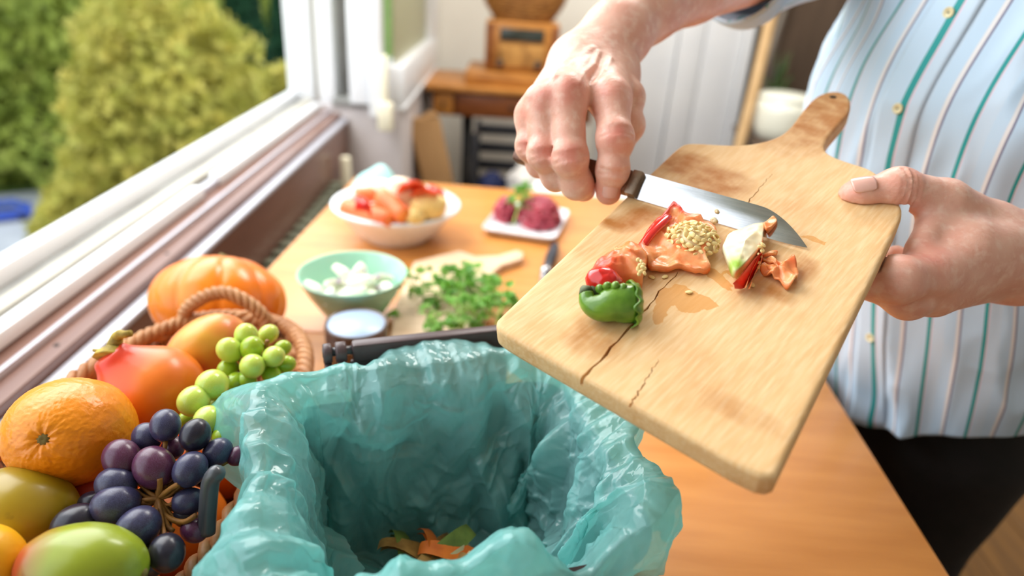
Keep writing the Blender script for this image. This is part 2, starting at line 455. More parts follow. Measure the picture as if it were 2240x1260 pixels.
rd = thing('wooden_radio', 'old wooden radio with a dark dial on the sewing table', 'radio', room(0.025, 3.02, 0.0755))
rbox(MB(), -0.125, 0.178, 2.93, 3.12, 0.0755, 0.27, 0.012).build('body', m_oak, rd, autos=40)
m_dial = mat('dark_dial_glass', (62, 68, 62), (46, 52, 48), rough=0.2, scale=20, stretch=(1, 1, 6))
rbox(MB(), -0.065, 0.115, 2.921, 2.9295, 0.197, 0.245, 0.003).build('dial', m_dial, rd, autos=40)
m_spk = mat('speaker_cloth', (206, 154, 84), (170, 120, 60), rough=0.8, scale=14, c3=(96, 64, 34), s3=14, t3=(0.60, 0.7))
rbox(MB(), -0.07, 0.12, 2.921, 2.9295, 0.095, 0.185, 0.003).build('speaker_cloth', m_spk, rd, autos=40)
for x in (-0.06, 0.095):
    MB().lathe([(0.0, 0.018), (0.013, 0.018), (0.016, 0.014), (0.016, 0.0), (0, 0)], room(x, 2.920, 0.108), 20, frame((1, 0, 0), None, (0, -1, 0))).build('knob', m_dkwood, rd)
for x in (-0.115, 0.148):
    rbox(MB(), x, x + 0.022, 2.918, 2.929, 0.085, 0.262, 0.004).build('pillar', m_oakd, rd, autos=40)

m_wick = mat('golden_wicker', (182, 126, 62), (150, 98, 44), rough=0.6, scale=40, bump=0.4, bscale=90)
bk = thing('wicker_bowl', 'round golden wicker bowl resting on the old radio', 'basket', room(0.025, 3.02, 0.2705))
for j in range(9):
    z = 0.276 + j * 0.0135; r = 0.115 + 0.055 * math.sin(j / 8 * 1.5)
    ring = []
    for k in range(72):
        a = 2 * math.pi * k / 72
        rr = r + 0.0035 * math.sin(k * math.pi / 2 + j * math.pi)
        ring.append(room(0.025 + rr * math.cos(a), 3.02 + rr * 0.55 * math.sin(a), z))
    MB().tube(ring, 0.0075, 6, closed=True).build('weaver', m_wick, bk)
MB().lathe([(0, 0.001), (0.11, 0.001), (0.118, 0.008), (0.0, 0.010)], room(0.025, 3.02, 0.2705), 32, Matrix(((1, 0, 0), (0, 0.55, 0), (0, 0, 1)))).build('bottom', m_wick, bk)

cbx = thing('cardboard_box', 'tilted brown cardboard box leaning below the sewing table', 'box', room(-0.27, 2.62, FZ))
rc = room(-0.265, 2.62, -0.395); RB = rz(ROOMA) @ eul(math.radians(-5), math.radians(-13), 0.35)
MB().box(rc, (0.06, 0.055, 0.33), RB, 0.004).build('carton', m_cardb, cbx, autos=40)
for s in (-1, 1):
    MB().box(rc + RB @ Vector((s * 0.032, 0, 0.336)), (0.026, 0.052, 0.0025), RB @ eul(0, s * -0.2, 0), 0.001).build('flap', m_cardb, cbx, autos=40)
m_navy = mat('navy_cloth', (30, 40, 84), (22, 30, 66), rough=0.8, scale=10)
MB().ell(room(-0.29, 2.98, -0.555), (0.05, 0.09, 0.19), rz(0.2), 24, 16, lambda D: 1 + 0.12 * fbm(D * 3, 5)).build('cloth_bundle', m_navy, loc=room(-0.31, 2.98, FZ), label='navy cloth bundle behind the cardboard box', cat='cloth')

cr = thing('plastic_crate', 'black slatted plastic crate below the sewing table', 'crate', room(0.0, 2.62, FZ))
m_blkp = mat('black_plastic', (34, 34, 38), rough=0.4)
for x in (-0.13, 0.17):
    for y in (2.5, 2.74):
        rbox(MB(), x - 0.01, x + 0.01, y - 0.01, y + 0.01, FZ, -0.09, 0.003).build('post', m_blkp, cr, autos=40)
for k in range(9):
    z = FZ + 0.02 + k * 0.073
    for y in ((2.5, 2.74) if k < 5 else (2.74,)):
        rbox(MB(), -0.12, 0.16, y - 0.005, y + 0.005, z, z + 0.04, 0.002).build('slat', m_blkp, cr, autos=40)
    for x in (-0.13, 0.17):
        rbox(MB(), x - 0.005, x + 0.005, 2.51, 2.73, z, z + 0.04, 0.002).build('slat', m_blkp, cr, autos=40)
rbox(MB(), -0.12, 0.16, 2.51, 2.73, FZ + 0.005, FZ + 0.018).build('bottom', m_blkp, cr, smooth=False)
m_wbag = mat('white_bag', (224, 220, 214), (206, 200, 196), rough=0.4, scale=14)
MB().ell(room(0.075, 2.62, -0.31), (0.075, 0.08, 0.075), rz(0.3), 28, 18, lambda D: 1 + 0.16 * fbm(D * 3.2, 9)).build('white_parcel', m_wbag, loc=room(0.075, 2.62, -0.38), label='crumpled white parcel inside the black crate', cat='parcel')
MB().ell(room(-0.065, 2.62, -0.33), (0.045, 0.08, 0.06), rz(-0.3), 24, 16, lambda D: 1 + 0.16 * fbm(D * 3.2, 19)).build('blue_parcel', m_navy, loc=room(-0.07, 2.62, -0.45), label='dark blue parcel beside the white parcel in the crate', cat='parcel')

# white chair behind the table
m_chair = mat('white_chair_weave', (236, 236, 234), (214, 216, 216), rough=0.5, scale=120, bump=0.5, bscale=200)
cc = Vector((0.16, 1.93, 0.0))
ch = thing('white_chair', 'white round chair tucked behind the far table edge', 'chair', cc)
zt = TZ - 0.10
MB().lathe([(0.0, zt - 0.03), (0.17, zt - 0.03), (0.19, zt - 0.015), (0.185, zt), (0.16, zt + 0.004), (0.0, zt + 0.002)], cc, 48).build('seat', m_chair, ch)
for a in range(4):
    th = math.pi / 4 + a * math.pi / 2
    MB().tube([cc + Vector((0.13 * math.cos(th), 0.13 * math.sin(th), zt - 0.0305)), cc + Vector((0.18 * math.cos(th), 0.18 * math.sin(th), 0.0))], [0.014, 0.011], 10).build('leg', m_white, ch)

# radiator between table and parapet
ra = thing('radiator', 'grey green panel radiator in the gap under the window', 'radiator', room(-0.52, 1.4, FZ + 0.1))
m_rad = mat('grey_green_radiator', (122, 124, 104), (98, 100, 84), rough=0.5, scale=8)
for i in range(24):
    y = 0.75 + i * 0.055
    rbox(MB(), -0.549, -0.512, y, y + 0.036, FZ + 0.1, -0.16, 0.006).build('fin', m_rad, ra, autos=40)
rbox(MB(), -0.540, -0.522, 0.74, 2.07, -0.21, -0.19, 0.004).build('header_pipe', m_rad, ra, autos=40)
rbox(MB(), -0.535, -0.505, 2.10, 2.13, FZ + 0.0, -0.10, 0.006).build('valve_pipe', m_cream, ra, autos=40)

# ================================================================== outdoors, far below the window
GZ = -20.0
def outp(px, py, dist):
    r = ray(px, py).normalized(); return CAM + r * dist
m_grass = mat('lawn', (92, 112, 40), (70, 92, 32), rough=0.9, scale=0.3)
m_asph = mat('asphalt', (172, 174, 178), (158, 160, 166), rough=0.8, scale=0.4)
mb = MB(); G = []
for i in range(41):
    row = []
    for j in range(41):
        x = -260 + i * 8.0; y = -60 + j * 9.0
        d = math.hypot(x, y); z = GZ + TZ + max(0, d - 95) ** 1.25 * 0.075 + 1.2 * math.sin(x * 0.05) * math.sin(y * 0.043)
        row.append((x, y, z))
    G.append(row)
mb.grid(np.array(G)).build('ground', m_grass, kind='structure', label='grassy ground and wooded hillside below the window')
cpos = outp(40, 456, 66.5)
gzw = cpos.z - 0.75
fwd = Vector((0.80, 0.60, 0)).normalized(); rgt = Vector((fwd.y, -fwd.x, 0))
fr3 = Matrix((fwd, -rgt, Vector((0, 0, 1)))).transposed()
ctr = Vector((cpos.x, cpos.y, gzw))
mb = MB(); mb.box(ctr + rgt * 6 + fwd * -6 + Vector((0, 0, -0.4)), (20, 13, 0.35), fr3); mb.build('parking_lot', m_asph, smooth=False, kind='structure', label='pale grey asphalt far below')
m_car = mat('blue_car_paint', (44, 78, 176), (38, 68, 160), rough=0.25, scale=1, coat=0.5)
m_glassd = mat('dark_car_glass', (40, 48, 62), rough=0.1)
m_tyre = mat('tyre_rubber', (26, 26, 28), rough=0.7)
car = thing('parked_car', 'small blue car parked on the grey asphalt', 'car', ctr + Vector((0, 0, -0.05)))
def cl(x, y, z): return ctr + fr3 @ Vector((x - 1.1, y, z - 0.05))
prof = [(-2.0, 0.3), (-2.05, 0.75), (-1.7, 0.9), (-1.0, 0.98), (-0.45, 1.42), (0.9, 1.45), (1.55, 1.02), (1.95, 0.95), (2.05, 0.6), (2.0, 0.3)]
mb = MB(); n = len(prof)
vs = []
for y, k in ((-0.85, 0.93), (-0.82, 1.0), (0.82, 1.0), (0.85, 0.93)):
    for (x, z) in prof: vs.append(cl(x * (0.98 if k < 1 else 1), y * (0.8 if z > 1.2 else 1), 0.3 + (z - 0.3) * k))
fs = [tuple(range(n))[::-1], tuple(range(3 * n, 4 * n))]
for a in range(3):
    for i in range(n): fs.append((a * n + i, a * n + (i + 1) % n, (a + 1) * n + (i + 1) % n, (a + 1) * n + i))
mb.add(vs, fs).build('body', m_car, car, smooth=False)
for y in (-0.80, 0.80):
    mb = MB(); s = 1 if y > 0 else -1
    q = [(-0.85, 1.0), (-0.42, 1.36), (0.85, 1.38), (1.35, 1.02)]
    vs = [cl(x, s * ((0.87 if z < 1.2 else 0.72)), z) for x, z in q] + [cl(x, s * ((0.84 if z < 1.2 else 0.66)), z) for x, z in q]
    mb.add(vs, [(0, 1, 2, 3), (7, 6, 5, 4), (0, 4, 5, 1), (1, 5, 6, 2), (2, 6, 7, 3), (3, 7, 4, 0)]).build('side_window', m_glassd, car, smooth=False)
for x in (-1.3, 1.3):
    for y in (-0.8, 0.8):
        MB().lathe([(0.0, 0.1), (0.2, 0.1), (0.31, 0.08), (0.31, -0.08), (0.2, -0.1), (0, -0.1)], cl(x, y, 0.36), 20, fr3 @ Matrix(((1, 0, 0), (0, 0, 1), (0, -1, 0)))).build('wheel', m_tyre, car)

m_bark = mat('tree_bark', (92, 78, 60), (72, 60, 46), rough=0.9, scale=2)
m_yel = mat('yellow_green_leaves', (198, 188, 92), (162, 158, 66), rough=0.6, scale=0.55, c3=(222, 204, 106), s3=0.9, t3=(0.5, 0.72), transl=0.3)
m_olv = mat('olive_green_leaves', (160, 170, 72), (122, 138, 52), rough=0.6, scale=0.35, c3=(178, 180, 84), s3=0.5, t3=(0.52, 0.75), transl=0.3)
m_con = mat('dark_conifer_needles', (38, 84, 52), (26, 62, 40), rough=0.7, scale=0.5, c3=(70, 120, 80), s3=0.7, t3=(0.58, 0.75), transl=0.2)
def tree(name, label, px, py, dist, R3, m, n, size, ground=None, cone=False, seed=1):
    c = outp(px, py, dist); g = (ground if ground is not None else min(GZ + TZ, c.z - R3[2] - 2.0))
    t = thing(name, label, 'tree', (c.x, c.y, g), group='trees outside the window')
    MB().tube([(c.x, c.y, g), (c.x + 0.1, c.y, (g + c.z) / 2), (c.x, c.y, c.z + R3[2] * 0.4)], [R3[0] * 0.06 + 0.1, R3[0] * 0.045 + 0.08, 0.05], 10).build('trunk', m_bark, t)
    rg = np.random.default_rng(seed)
    D = rg.normal(size=(n, 3)); D /= np.linalg.norm(D, axis=1)[:, None]
    rad = rg.random(n) ** 0.22
    lump = 1 + 0.30 * fbm(D * 2.2 + seed, seed, 3)
    if cone:
        z = rg.random(n) ** 0.8; a = rg.random(n) * 2 * math.pi
        q = (1 - z) * (0.75 + 0.25 * np.abs(np.sin(z * 26))) * rg.random(n) ** 0.3
        P = np.stack([np.cos(a) * q * R3[0], np.sin(a) * q * R3[1], (z * 2 - 1) * R3[2]], 1)
    else:
        P = D * (rad * lump)[:, None] * np.array(R3)
    P += np.array(c)
    U = rg.normal(size=(n, 3)); U /= np.linalg.norm(U, axis=1)[:, None]
    V = np.cross(U, rg.normal(size=(n, 3))); V /= np.linalg.norm(V, axis=1)[:, None]
    s = size * (0.6 + 0.8 * rg.random(n))[:, None]
    W = np.cross(U, V) * s * 0.25
    q = np.stack([P - U * s, P - V * s * 0.6 + W, P + U * s, P + V * s * 0.6 + W], 1).reshape(-1, 3)
    mb = MB(); mb.v = q.tolist(); mb.f = [(4 * i, 4 * i + 1, 4 * i + 2, 4 * i + 3) for i in range(n)]
    mb.build('foliage', m, t, smooth=False, kind='stuff')
tree('broadleaf_tree', 'large yellow green tree filling the middle of the window view', 362, 270, 44, (5.1, 5.1, 7.4), m_yel, 9000, 0.36, seed=3)
tree('broadleaf_tree', 'small yellow green tree right of the large yellow tree', 596, 228, 52, (2.3, 2.3, 2.6), m_yel, 2600, 0.32, seed=4)
tree('broadleaf_tree', 'low yellow bush at the foot of the large yellow tree', 175, 520, 44, (2.3, 2.3, 2.6), m_yel, 2600, 0.32, seed=14)
tree('broadleaf_tree', 'tall olive green tree at the left edge of the window view', 55, 150, 76, (11, 9, 11), m_olv, 9000, 0.5, seed=5)
tree('broadleaf_tree', 'broad olive tree behind the gap left of the yellow tree', 265, 80, 92, (11, 8, 12), m_olv, 8000, 0.55, seed=6)
tree('broadleaf_tree', 'dark olive tree overhanging the blue car', -110, 300, 80, (8, 8, 7), m_olv, 5000, 0.45, seed=15)
tree('broadleaf_tree', 'distant olive tree above the conifers', 470, 20, 110, (12, 9, 9), m_olv, 5000, 0.8, seed=16)
for i, (px, py, dd, rr, hh, lb) in enumerate(((560, 130, 84, 3.6, 10.0, 'leftmost dark green conifer behind the yellow tree'), (620, 165, 78, 3.6, 9.5, 'dark green conifer in front of the distant house'), (668, 200, 74, 3.8, 9.0, 'rightmost dark green conifer beside the window jamb'), (520, 90, 95, 4.2, 9.0, 'farthest dark green conifer high in the view'))):
    tree('conifer_tree', lb, px, py, dd, (rr, rr, hh), m_con, 4500, 0.42, cone=True, seed=20 + i)
hp = outp(574, 38, 150)
m_hw = mat('house_plaster', (232, 222, 218), rough=0.8); m_hr = mat('pink_roof_tile', (214, 146, 128), (196, 128, 112), rough=0.8, scale=1)
ho = thing('distant_house', 'far white house with a pink tiled roof above the conifers', 'house', hp + Vector((0, 0, -5)))
MB().box(hp + Vector((0, 0, -1.6)), (3.2, 3.6, 3.4), rz(0.4)).build('wall', m_hw, ho, smooth=False)
Rh = rz(0.4); mb = MB()
vs = [hp + Rh @ Vector(v) for v in ((-3.8, -4.2, 1.8), (3.8, -4.2, 1.8), (3.8, 4.2, 1.8), (-3.8, 4.2, 1.8), (-2.0, 0, 4.0), (2.0, 0, 4.0))]
mb.add(vs, [(0, 3, 2, 1), (0, 1, 5, 4), (1, 2, 5), (2, 3, 4, 5), (3, 0, 4)]).build('roof', m_hr, ho, smooth=False)
for x in (-1.6, 0.2, 1.9):
    MB().box(hp + Rh @ Vector((x, -3.62, -0.4)), (0.45, 0.04, 0.75), Rh).build('window', m_glassd, ho, smooth=False)
# ================================================================== the table
m_tab = mat('beech_laminate', (216, 146, 74), (202, 131, 60), rough=0.32, scale=5, stretch=(1.2, 9, 9), c3=(192, 120, 52), s3=4, t3=(0.6, 0.9), detail=6, coat=0.15)
m_tabe = mat('beech_edge', (190, 124, 60), (170, 108, 50), rough=0.45, scale=6, stretch=(1, 8, 8))
tb = thing('dining_table', 'long orange beech table along the window', 'table', (0.0, 0.8, 0.0))
def wbox(mb, x0, x1, y0, y1, z0, z1, bev=0.0):
    return mb.box(((x0 + x1) / 2, (y0 + y1) / 2, TZ + (z0 + z1) / 2), ((x1 - x0) / 2, (y1 - y0) / 2, (z1 - z0) / 2), None, bev)
wbox(MB(), -0.452, 0.418, -0.06, 0.8285, -0.025, 0, 0.003).build('table_leaf', m_tab, tb, autos=40)
wbox(MB(), -0.452, 0.418, 0.8305, 1.572, -0.025, 0, 0.003).build('table_leaf', m_tab, tb, autos=40)
wbox(MB(), -0.40, 0.365, 0.0, 1.51, -0.105, -0.0255, 0.003).build('apron', m_tabe, tb, autos=40)
for x in (-0.38, 0.345):
    for y in (0.03, 1.48):
        wbox(MB(), x - 0.028, x + 0.028, y - 0.028, y + 0.028, -TZ, -0.106, 0.006).build('leg', m_tabe, tb, autos=40)

def P3(x, y, z): return Vector((x, y, TZ + z))
# ------------------------------------------------------------------ white bowl of vegetables
m_porc = mat('white_porcelain', (238, 240, 243), (231, 233, 238), rough=0.18, scale=3)
wb = P3(-0.272, 1.215, 0.0002)
b = thing('serving_bowl', 'wide white bowl full of chopped vegetables at the far end of the table', 'bowl', wb)
MB().lathe([(0, 0), (0.062, 0), (0.066, 0.006), (0.085, 0.022), (0.106, 0.052), (0.121, 0.064), (0.1225, 0.068), (0.120, 0.0705), (0.098, 0.068), (0.092, 0.06), (0.078, 0.03), (0.05, 0.012), (0, 0.009)], wb, 72).build('bowl_body', m_porc, b)
m_car = mat('raw_carrot', (248, 138, 88), (240, 116, 62), rough=0.45, scale=18, sss=0.2, sssr=0.01)
m_cart = mat('carrot_cut_end', (252, 150, 60), (244, 126, 44), rough=0.4, scale=30)
m_red = mat('red_pepper_skin', (226, 40, 26), (206, 28, 20), rough=0.2, scale=14, coat=0.4)
m_rflesh = mat('red_pepper_flesh', (250, 120, 70), (240, 88, 44), rough=0.35, scale=20, sss=0.2)
m_pot = mat('pale_potato', (246, 218, 146), (236, 200, 122), rough=0.5, scale=12, sss=0.1)
m_appl = mat('pale_turnip', (250, 232, 208), (244, 206, 176), rough=0.4, scale=12, sss=0.2)
def carrot(p, q, r0, r1, label):
    p, q = Vector(p), Vector(q)
    t = thing('carrot', label, 'carrot', p, group='vegetables in the white bowl')
    pts = [p.lerp(q, k / 7) for k in range(8)]
    MB().tube(pts, [r0 * 0.96] + [r0 + (r1 - r0) * k / 7 for k in range(1, 7)] + [r1 * 0.93], 16).build('root', m_car, t)
    ax = (q - p).normalized()
    MB().lathe([(r1 * 0.92, 0), (r1 * 0.75, 0.0015), (0, 0.0018)], q, 16, frame(ax.orthogonal(), None, ax)).build('cut_end', m_cart, t)
carrot(atz(756, 456, 0.072), atz(858, 482, 0.075), 0.019, 0.016, 'long orange carrot lying along the front of the white bowl')
carrot(atz(838, 432, 0.10), atz(884, 474, 0.083), 0.020, 0.015, 'short orange carrot pointing to the front of the white bowl')
carrot(atz(778, 430, 0.085), atz(850, 420, 0.09), 0.016, 0.013, 'pale orange carrot at the back left of the white bowl')
carrot(atz(820, 465, 0.058), atz(930, 440, 0.062), 0.018, 0.017, 'orange carrot buried under the others in the white bowl')
def pepper_piece(px, py, z, size, rot, label, curl=1.5, group='vegetables in the white bowl', name='pepper_piece'):
    c = atz(px, py, z)
    t = thing(name, label, 'pepper', c, group=group)
    M = eul(*rot)
    def sheet(rad, th0):
        P = []
        for i in range(11):
            row = []
            for j in range(9):
                u = (i / 10 - 0.5); v = (j / 8 - 0.5)
                a = u * curl; R = size * rad
                x = R * math.sin(a); z_ = R * math.cos(a) - size; y = v * size * 1.5 * (1 - 0.35 * abs(u)) + 0.1 * size * math.sin(5 * u)
                row.append(M @ Vector((x, y, z_ - 0.25 * size * (2 * v) ** 2)) + c)
            P.append([tuple(q) for q in row])
        return np.array(P)
    O, I = sheet(1.0, 0), sheet(0.84, 0)
    MB().grid(O).build('skin', m_red, t)
    mb = MB().grid(I[:, ::-1])
    n = 11; m = 9
    idx = [(i, 0) for i in range(n)] + [(n - 1, j) for j in range(1, m)] + [(i, m - 1) for i in range(n - 2, -1, -1)] + [(0, j) for j in range(m - 2, 0, -1)]
    vs = [O[i, j] for i, j in idx] + [I[i, j] for i, j in idx]; k = len(idx)
    mb.add(vs, [(a, (a + 1) % k, k + (a + 1) % k, k + a) for a in range(k)])
    mb.build('flesh', m_rflesh, t)
pepper_piece(803, 440, 0.115, 0.024, (0.5, 0.6, 0.8), 'dark red pepper piece on the carrots in the white bowl', 1.9)
pepper_piece(905, 398, 0.135, 0.032, (-0.7, 0.3, 0.5), 'large bright red pepper piece rising highest above the white bowl', 1.7)
pepper_piece(928, 418, 0.115, 0.034, (-0.2, 0.9, 1.5), 'red pepper half in the middle of the white bowl', 2.0)
pepper_piece(968, 420, 0.10, 0.030, (0.2, 0.9, 0.2), 'red pepper piece at the right rim of the white bowl', 1.8)
pepper_piece(860, 405, 0.10, 0.03, (-0.3, -0.5, 0.9), 'orange red pepper piece at the back of the white bowl', 1.8)
def lump(name, label, cat, c, rad, m, rot=(0, 0, 0), seed=1, amp=0.08, group=None, fr=2.0, nu=28, nv=18):
    return MB().ell(c, rad, eul(*rot), nu, nv, lambda D: 1 + amp * fbm(D * fr + seed * 3.1, seed)).build(name, m, loc=c, label=label, cat=cat, group=group)
G1 = 'vegetables in the white bowl'
lump('potato', 'large yellow potato at the front right of the white bowl', 'potato', atz(937, 450, 0.09), (0.034, 0.027, 0.026), m_pot, (0, 0, 0.3), 2, 0.07, G1)
lump('potato', 'small yellow potato in front of the large potato', 'potato', atz(908, 474, 0.078), (0.020, 0.017, 0.017), m_pot, (0, 0, 0.8), 3, 0.08, G1)
lump('turnip', 'creamy white turnip chunk behind the potatoes in the white bowl', 'turnip', atz(882, 418, 0.11), (0.032, 0.026, 0.025), m_appl, (0.3, 0.2, 0.5), 4, 0.10, G1)
lump('turnip', 'pale pink turnip chunk at the left back of the white bowl', 'turnip', atz(835, 418, 0.088), (0.03, 0.026, 0.022), m_appl, (0.3, 0.2, 1.5), 8, 0.10, G1)
lump('potato', 'hidden potato at the bottom of the white bowl', 'potato', wb + Vector((0.0, 0.02, 0.038)), (0.045, 0.04, 0.026), m_pot, (0, 0, 0.3), 12, 0.05, G1)

# ------------------------------------------------------------------ green bowl of onions
m_mint = mat('mint_glaze', (158, 208, 182), (150, 200, 174), rough=0.15, scale=3)
gb = P3(-0.262, 0.877, 0.0002)
b = thing('mint_bowl', 'mint green bowl of chopped onion in the middle of the table', 'bowl', gb)
MB().lathe([(0, 0), (0.034, 0), (0.037, 0.004), (0.05, 0.024), (0.066, 0.05), (0.0775, 0.074), (0.0785, 0.077), (0.077, 0.078), (0.0745, 0.076), (0.062, 0.05), (0.045, 0.024), (0.028, 0.010), (0, 0.008)], gb, 72).build('bowl_body', m_mint, b)
m_onion = mat('onion_flesh', (248, 250, 232), (238, 240, 214), rough=0.25, scale=26, sss=0.25, sssr=0.01, c3=(190, 168, 204), s3=55, t3=(0.54, 0.68))
on_lab = ['tall onion wedge standing at the back of the mint bowl', 'onion petal at the left wall of the mint bowl', 'onion chunk at the front of the mint bowl', 'onion piece at the right wall of the mint bowl', 'onion petal in the centre of the mint bowl', 'flat onion slice at the front left of the mint bowl', 'onion chunk at the front right of the mint bowl', 'onion piece behind the centre in the mint bowl', 'onion petal left of the tall wedge in the mint bowl', 'onion piece right of the tall wedge in the mint bowl', 'small onion scrap low in the mint bowl', 'curled onion scrap near the right rim of the mint bowl']
on_pos = [(798, 585, .078, .026), (700, 632, .06, .022), (765, 650, .06, .025), (838, 620, .062, .022), (770, 618, .068, .024), (722, 652, .054, .020), (808, 645, .056, .023), (740, 612, .066, .022), (756, 598, .070, .021), (824, 600, .068, .021), (785, 665, .05, .018), (850, 632, .062, .016)]
for i, ((px, py, z, s), lb) in enumerate(zip(on_pos, on_lab)):
    c = atz(px, py, z); M = eul(0.9 * math.sin(i * 2.1), 0.9 * math.cos(i * 1.7), i * 1.3)
    P = np.zeros((9, 9, 3)); Q = np.zeros((9, 9, 3))
    for a in range(9):
        for d in range(9):
            u = a / 4 - 1; v = d / 4 - 1
            wd_ = 1 - 0.45 * abs(v) ** 1.6
            x = s * 0.62 * math.sin(u * 0.7) * wd_; zz = s * 0.62 * (math.cos(u * 0.7) * wd_ - 1) - 0.15 * s * v * v; y = s * 1.0 * v
            P[a, d] = M @ Vector((x, y, zz)) + c; Q[a, d] = M @ Vector((x * 0.9, y * 0.97, zz - s * 0.30)) + c
    mb = MB().grid(P); mb.grid(Q[:, ::-1])
    idx = [(k, 0) for k in range(9)] + [(8, k) for k in range(1, 9)] + [(k, 8) for k in range(7, -1, -1)] + [(0, k) for k in range(7, 0, -1)]
    vs = [P[q] for q in idx] + [Q[q] for q in idx]; n = len(idx)
    mb.add(vs, [(k, (k + 1) % n, n + (k + 1) % n, n + k) for k in range(n)])
    mb.build('onion_piece', m_onion, loc=c, label=lb, cat='onion', group='chopped onion in the mint bowl', merge=True, autos=50)
lump('onion_half', 'onion half underneath the chopped pieces in the mint bowl', 'onion', gb + Vector((0, 0, 0.036)), (0.045, 0.045, 0.024), m_onion, (0, 0, 0), 6, 0.06, 'chopped onion in the mint bowl')

# ------------------------------------------------------------------ small round jar
m_lid = mat('pale_blue_lid', (170, 192, 220), (162, 184, 212), rough=0.3, scale=3)
m_jarb = mat('dark_brown_jar', (92, 72, 62), rough=0.25)
jc = P3(-0.224, 0.757, 0.0002)
j = thing('round_jar', 'small round jar with a pale blue lid behind the bin', 'jar', jc)
MB().lathe([(0, 0), (0.036, 0), (0.040, 0.004), (0.0405, 0.05), (0.039, 0.055), (0, 0.055)], jc, 48).build('jar_body', m_jarb, j)
MB().lathe([(0.0, 0.0555), (0.0408, 0.0555), (0.0412, 0.058), (0.0402, 0.0632), (0.0385, 0.0632), (0.0372, 0.0612), (0.0, 0.0612)], jc, 48).build('lid', m_jarb, j)
MB().lathe([(0.0, 0.0613), (0.0368, 0.0613), (0.0362, 0.0620), (0.0, 0.0622)], jc, 48).build('lid_liner', m_lid, j)

# ------------------------------------------------------------------ plate with minced meat
FL, FR, BR = P3(-0.115, 1.253, 0.0002), P3(0.037, 1.226, 0.0002), P3(0.046, 1.416, 0.0002)
ex = (FR - FL).normalized(); ey = Vector((-ex.y, ex.x, 0)); LX = (FR - FL).length; LY = 0.185
pcn = FL + ex * LX / 2 + ey * LY / 2
pm = frame(ex, None, (0, 0, 1))
pt = thing('square_plate', 'white rectangular plate holding red minced meat', 'plate', pcn)
prof = [(0.0, 0.0), (0.80, 0.0), (0.90, 0.004), (1.0, 0.015), (0.985, 0.0165), (0.96, 0.015), (0.86, 0.0065), (0.0, 0.0055)]
def sq(k, a):
    c, s = math.cos(a), math.sin(a); e = 0.22
    return k * LX / 2 * math.copysign(abs(c) ** e, c), k * LY / 2 * math.copysign(abs(s) ** e, s)
P = np.array([[tuple(pcn + pm @ Vector((*sq(k, 2 * math.pi * i / 64), z))) for i in range(65)] for k, z in prof])
MB().grid(P[:, ::-1]).build('plate_body', m_porc, pt, merge=True, autos=40)
m_meat = mat('minced_meat', (196, 80, 96), (160, 50, 70), rough=0.35, scale=60, c3=(222, 150, 156), s3=90, t3=(0.58, 0.7), sss=0.2)
def mince(c, rad, label, n, seed):
    t = thing('minced_meat', label, 'meat', c, group='minced meat on the white plate')
    MB().ell(c, (rad[0] * 0.9, rad[1] * 0.9, rad[2] * 0.9), None, 30, 20, lambda D: 1 + 0.08 * fbm(D * 5, seed)).build('mound', m_meat, t)
    rg = random.Random(seed); mb = MB()
    for i in range(n):
        a = rg.random() * 6.28; h = rg.random() ** 0.7 * 0.98; d = rg.random() * 6.28
        pts = []
        for k in range(8):
            aa = a + (k - 3.5) * 0.07 * math.cos(d); hh = min(0.999, max(0.02, h + (k - 3.5) * 0.035 * math.sin(d) + 0.02 * math.sin(k + i)))
            q = math.sqrt(max(0, 1 - hh * hh)); rr = 0.96 + 0.05 * math.sin(k * 0.9 + i)
            pts.append(c + Vector((q * math.cos(aa) * rad[0] * rr, q * math.sin(aa) * rad[1] * rr, hh * rad[2] * rr)))
        mb.tube(pts, [0.0015] + [0.0028] * 6 + [0.0015], 6)
    mb.build('mince_strands', m_meat, t, kind='stuff')
mince(pcn + Vector((0.024, 0.008, 0.008)), (0.046, 0.055, 0.055), 'large mound of red minced meat on the right of the plate', 260, 3)
mince(pcn + Vector((-0.048, 0.03, 0.008)), (0.026, 0.05, 0.038), 'smaller mound of pink minced meat on the left of the plate', 120, 4)
# parsley
m_pars = mat('parsley_leaf', (120, 178, 58), (80, 142, 44), rough=0.45, scale=30, c3=(176, 210, 104), s3=50, t3=(0.55, 0.75), transl=0.25)
m_pstem = mat('parsley_stem', (146, 184, 84), rough=0.45)
def leaflet(mb, c, d, nrm, s):
    """three-lobed toothed leaf with a folded midrib"""
    d = d.normalized(); sd = d.cross(nrm).normalized(); n = sd.cross(d)
    out = [(0, 0), (0.25, 0.12), (0.3, 0.42), (0.45, 0.34), (0.55, 0.5), (0.68, 0.3), (0.78, 0.32), (1.0, 0.0)]
    for sg in (1, -1):
        vs = [c + (d * x + sd * (sg * y) + n * (0.30 * y - 0.35 * x * x)) * s for x, y in out]
        vs.append(c + (d * 0.5 - n * 0.0875) * s)
        k = len(out); mb.add(vs, [(i, i + 1, k) if sg > 0 else (i + 1, i, k) for i in range(k - 1)])
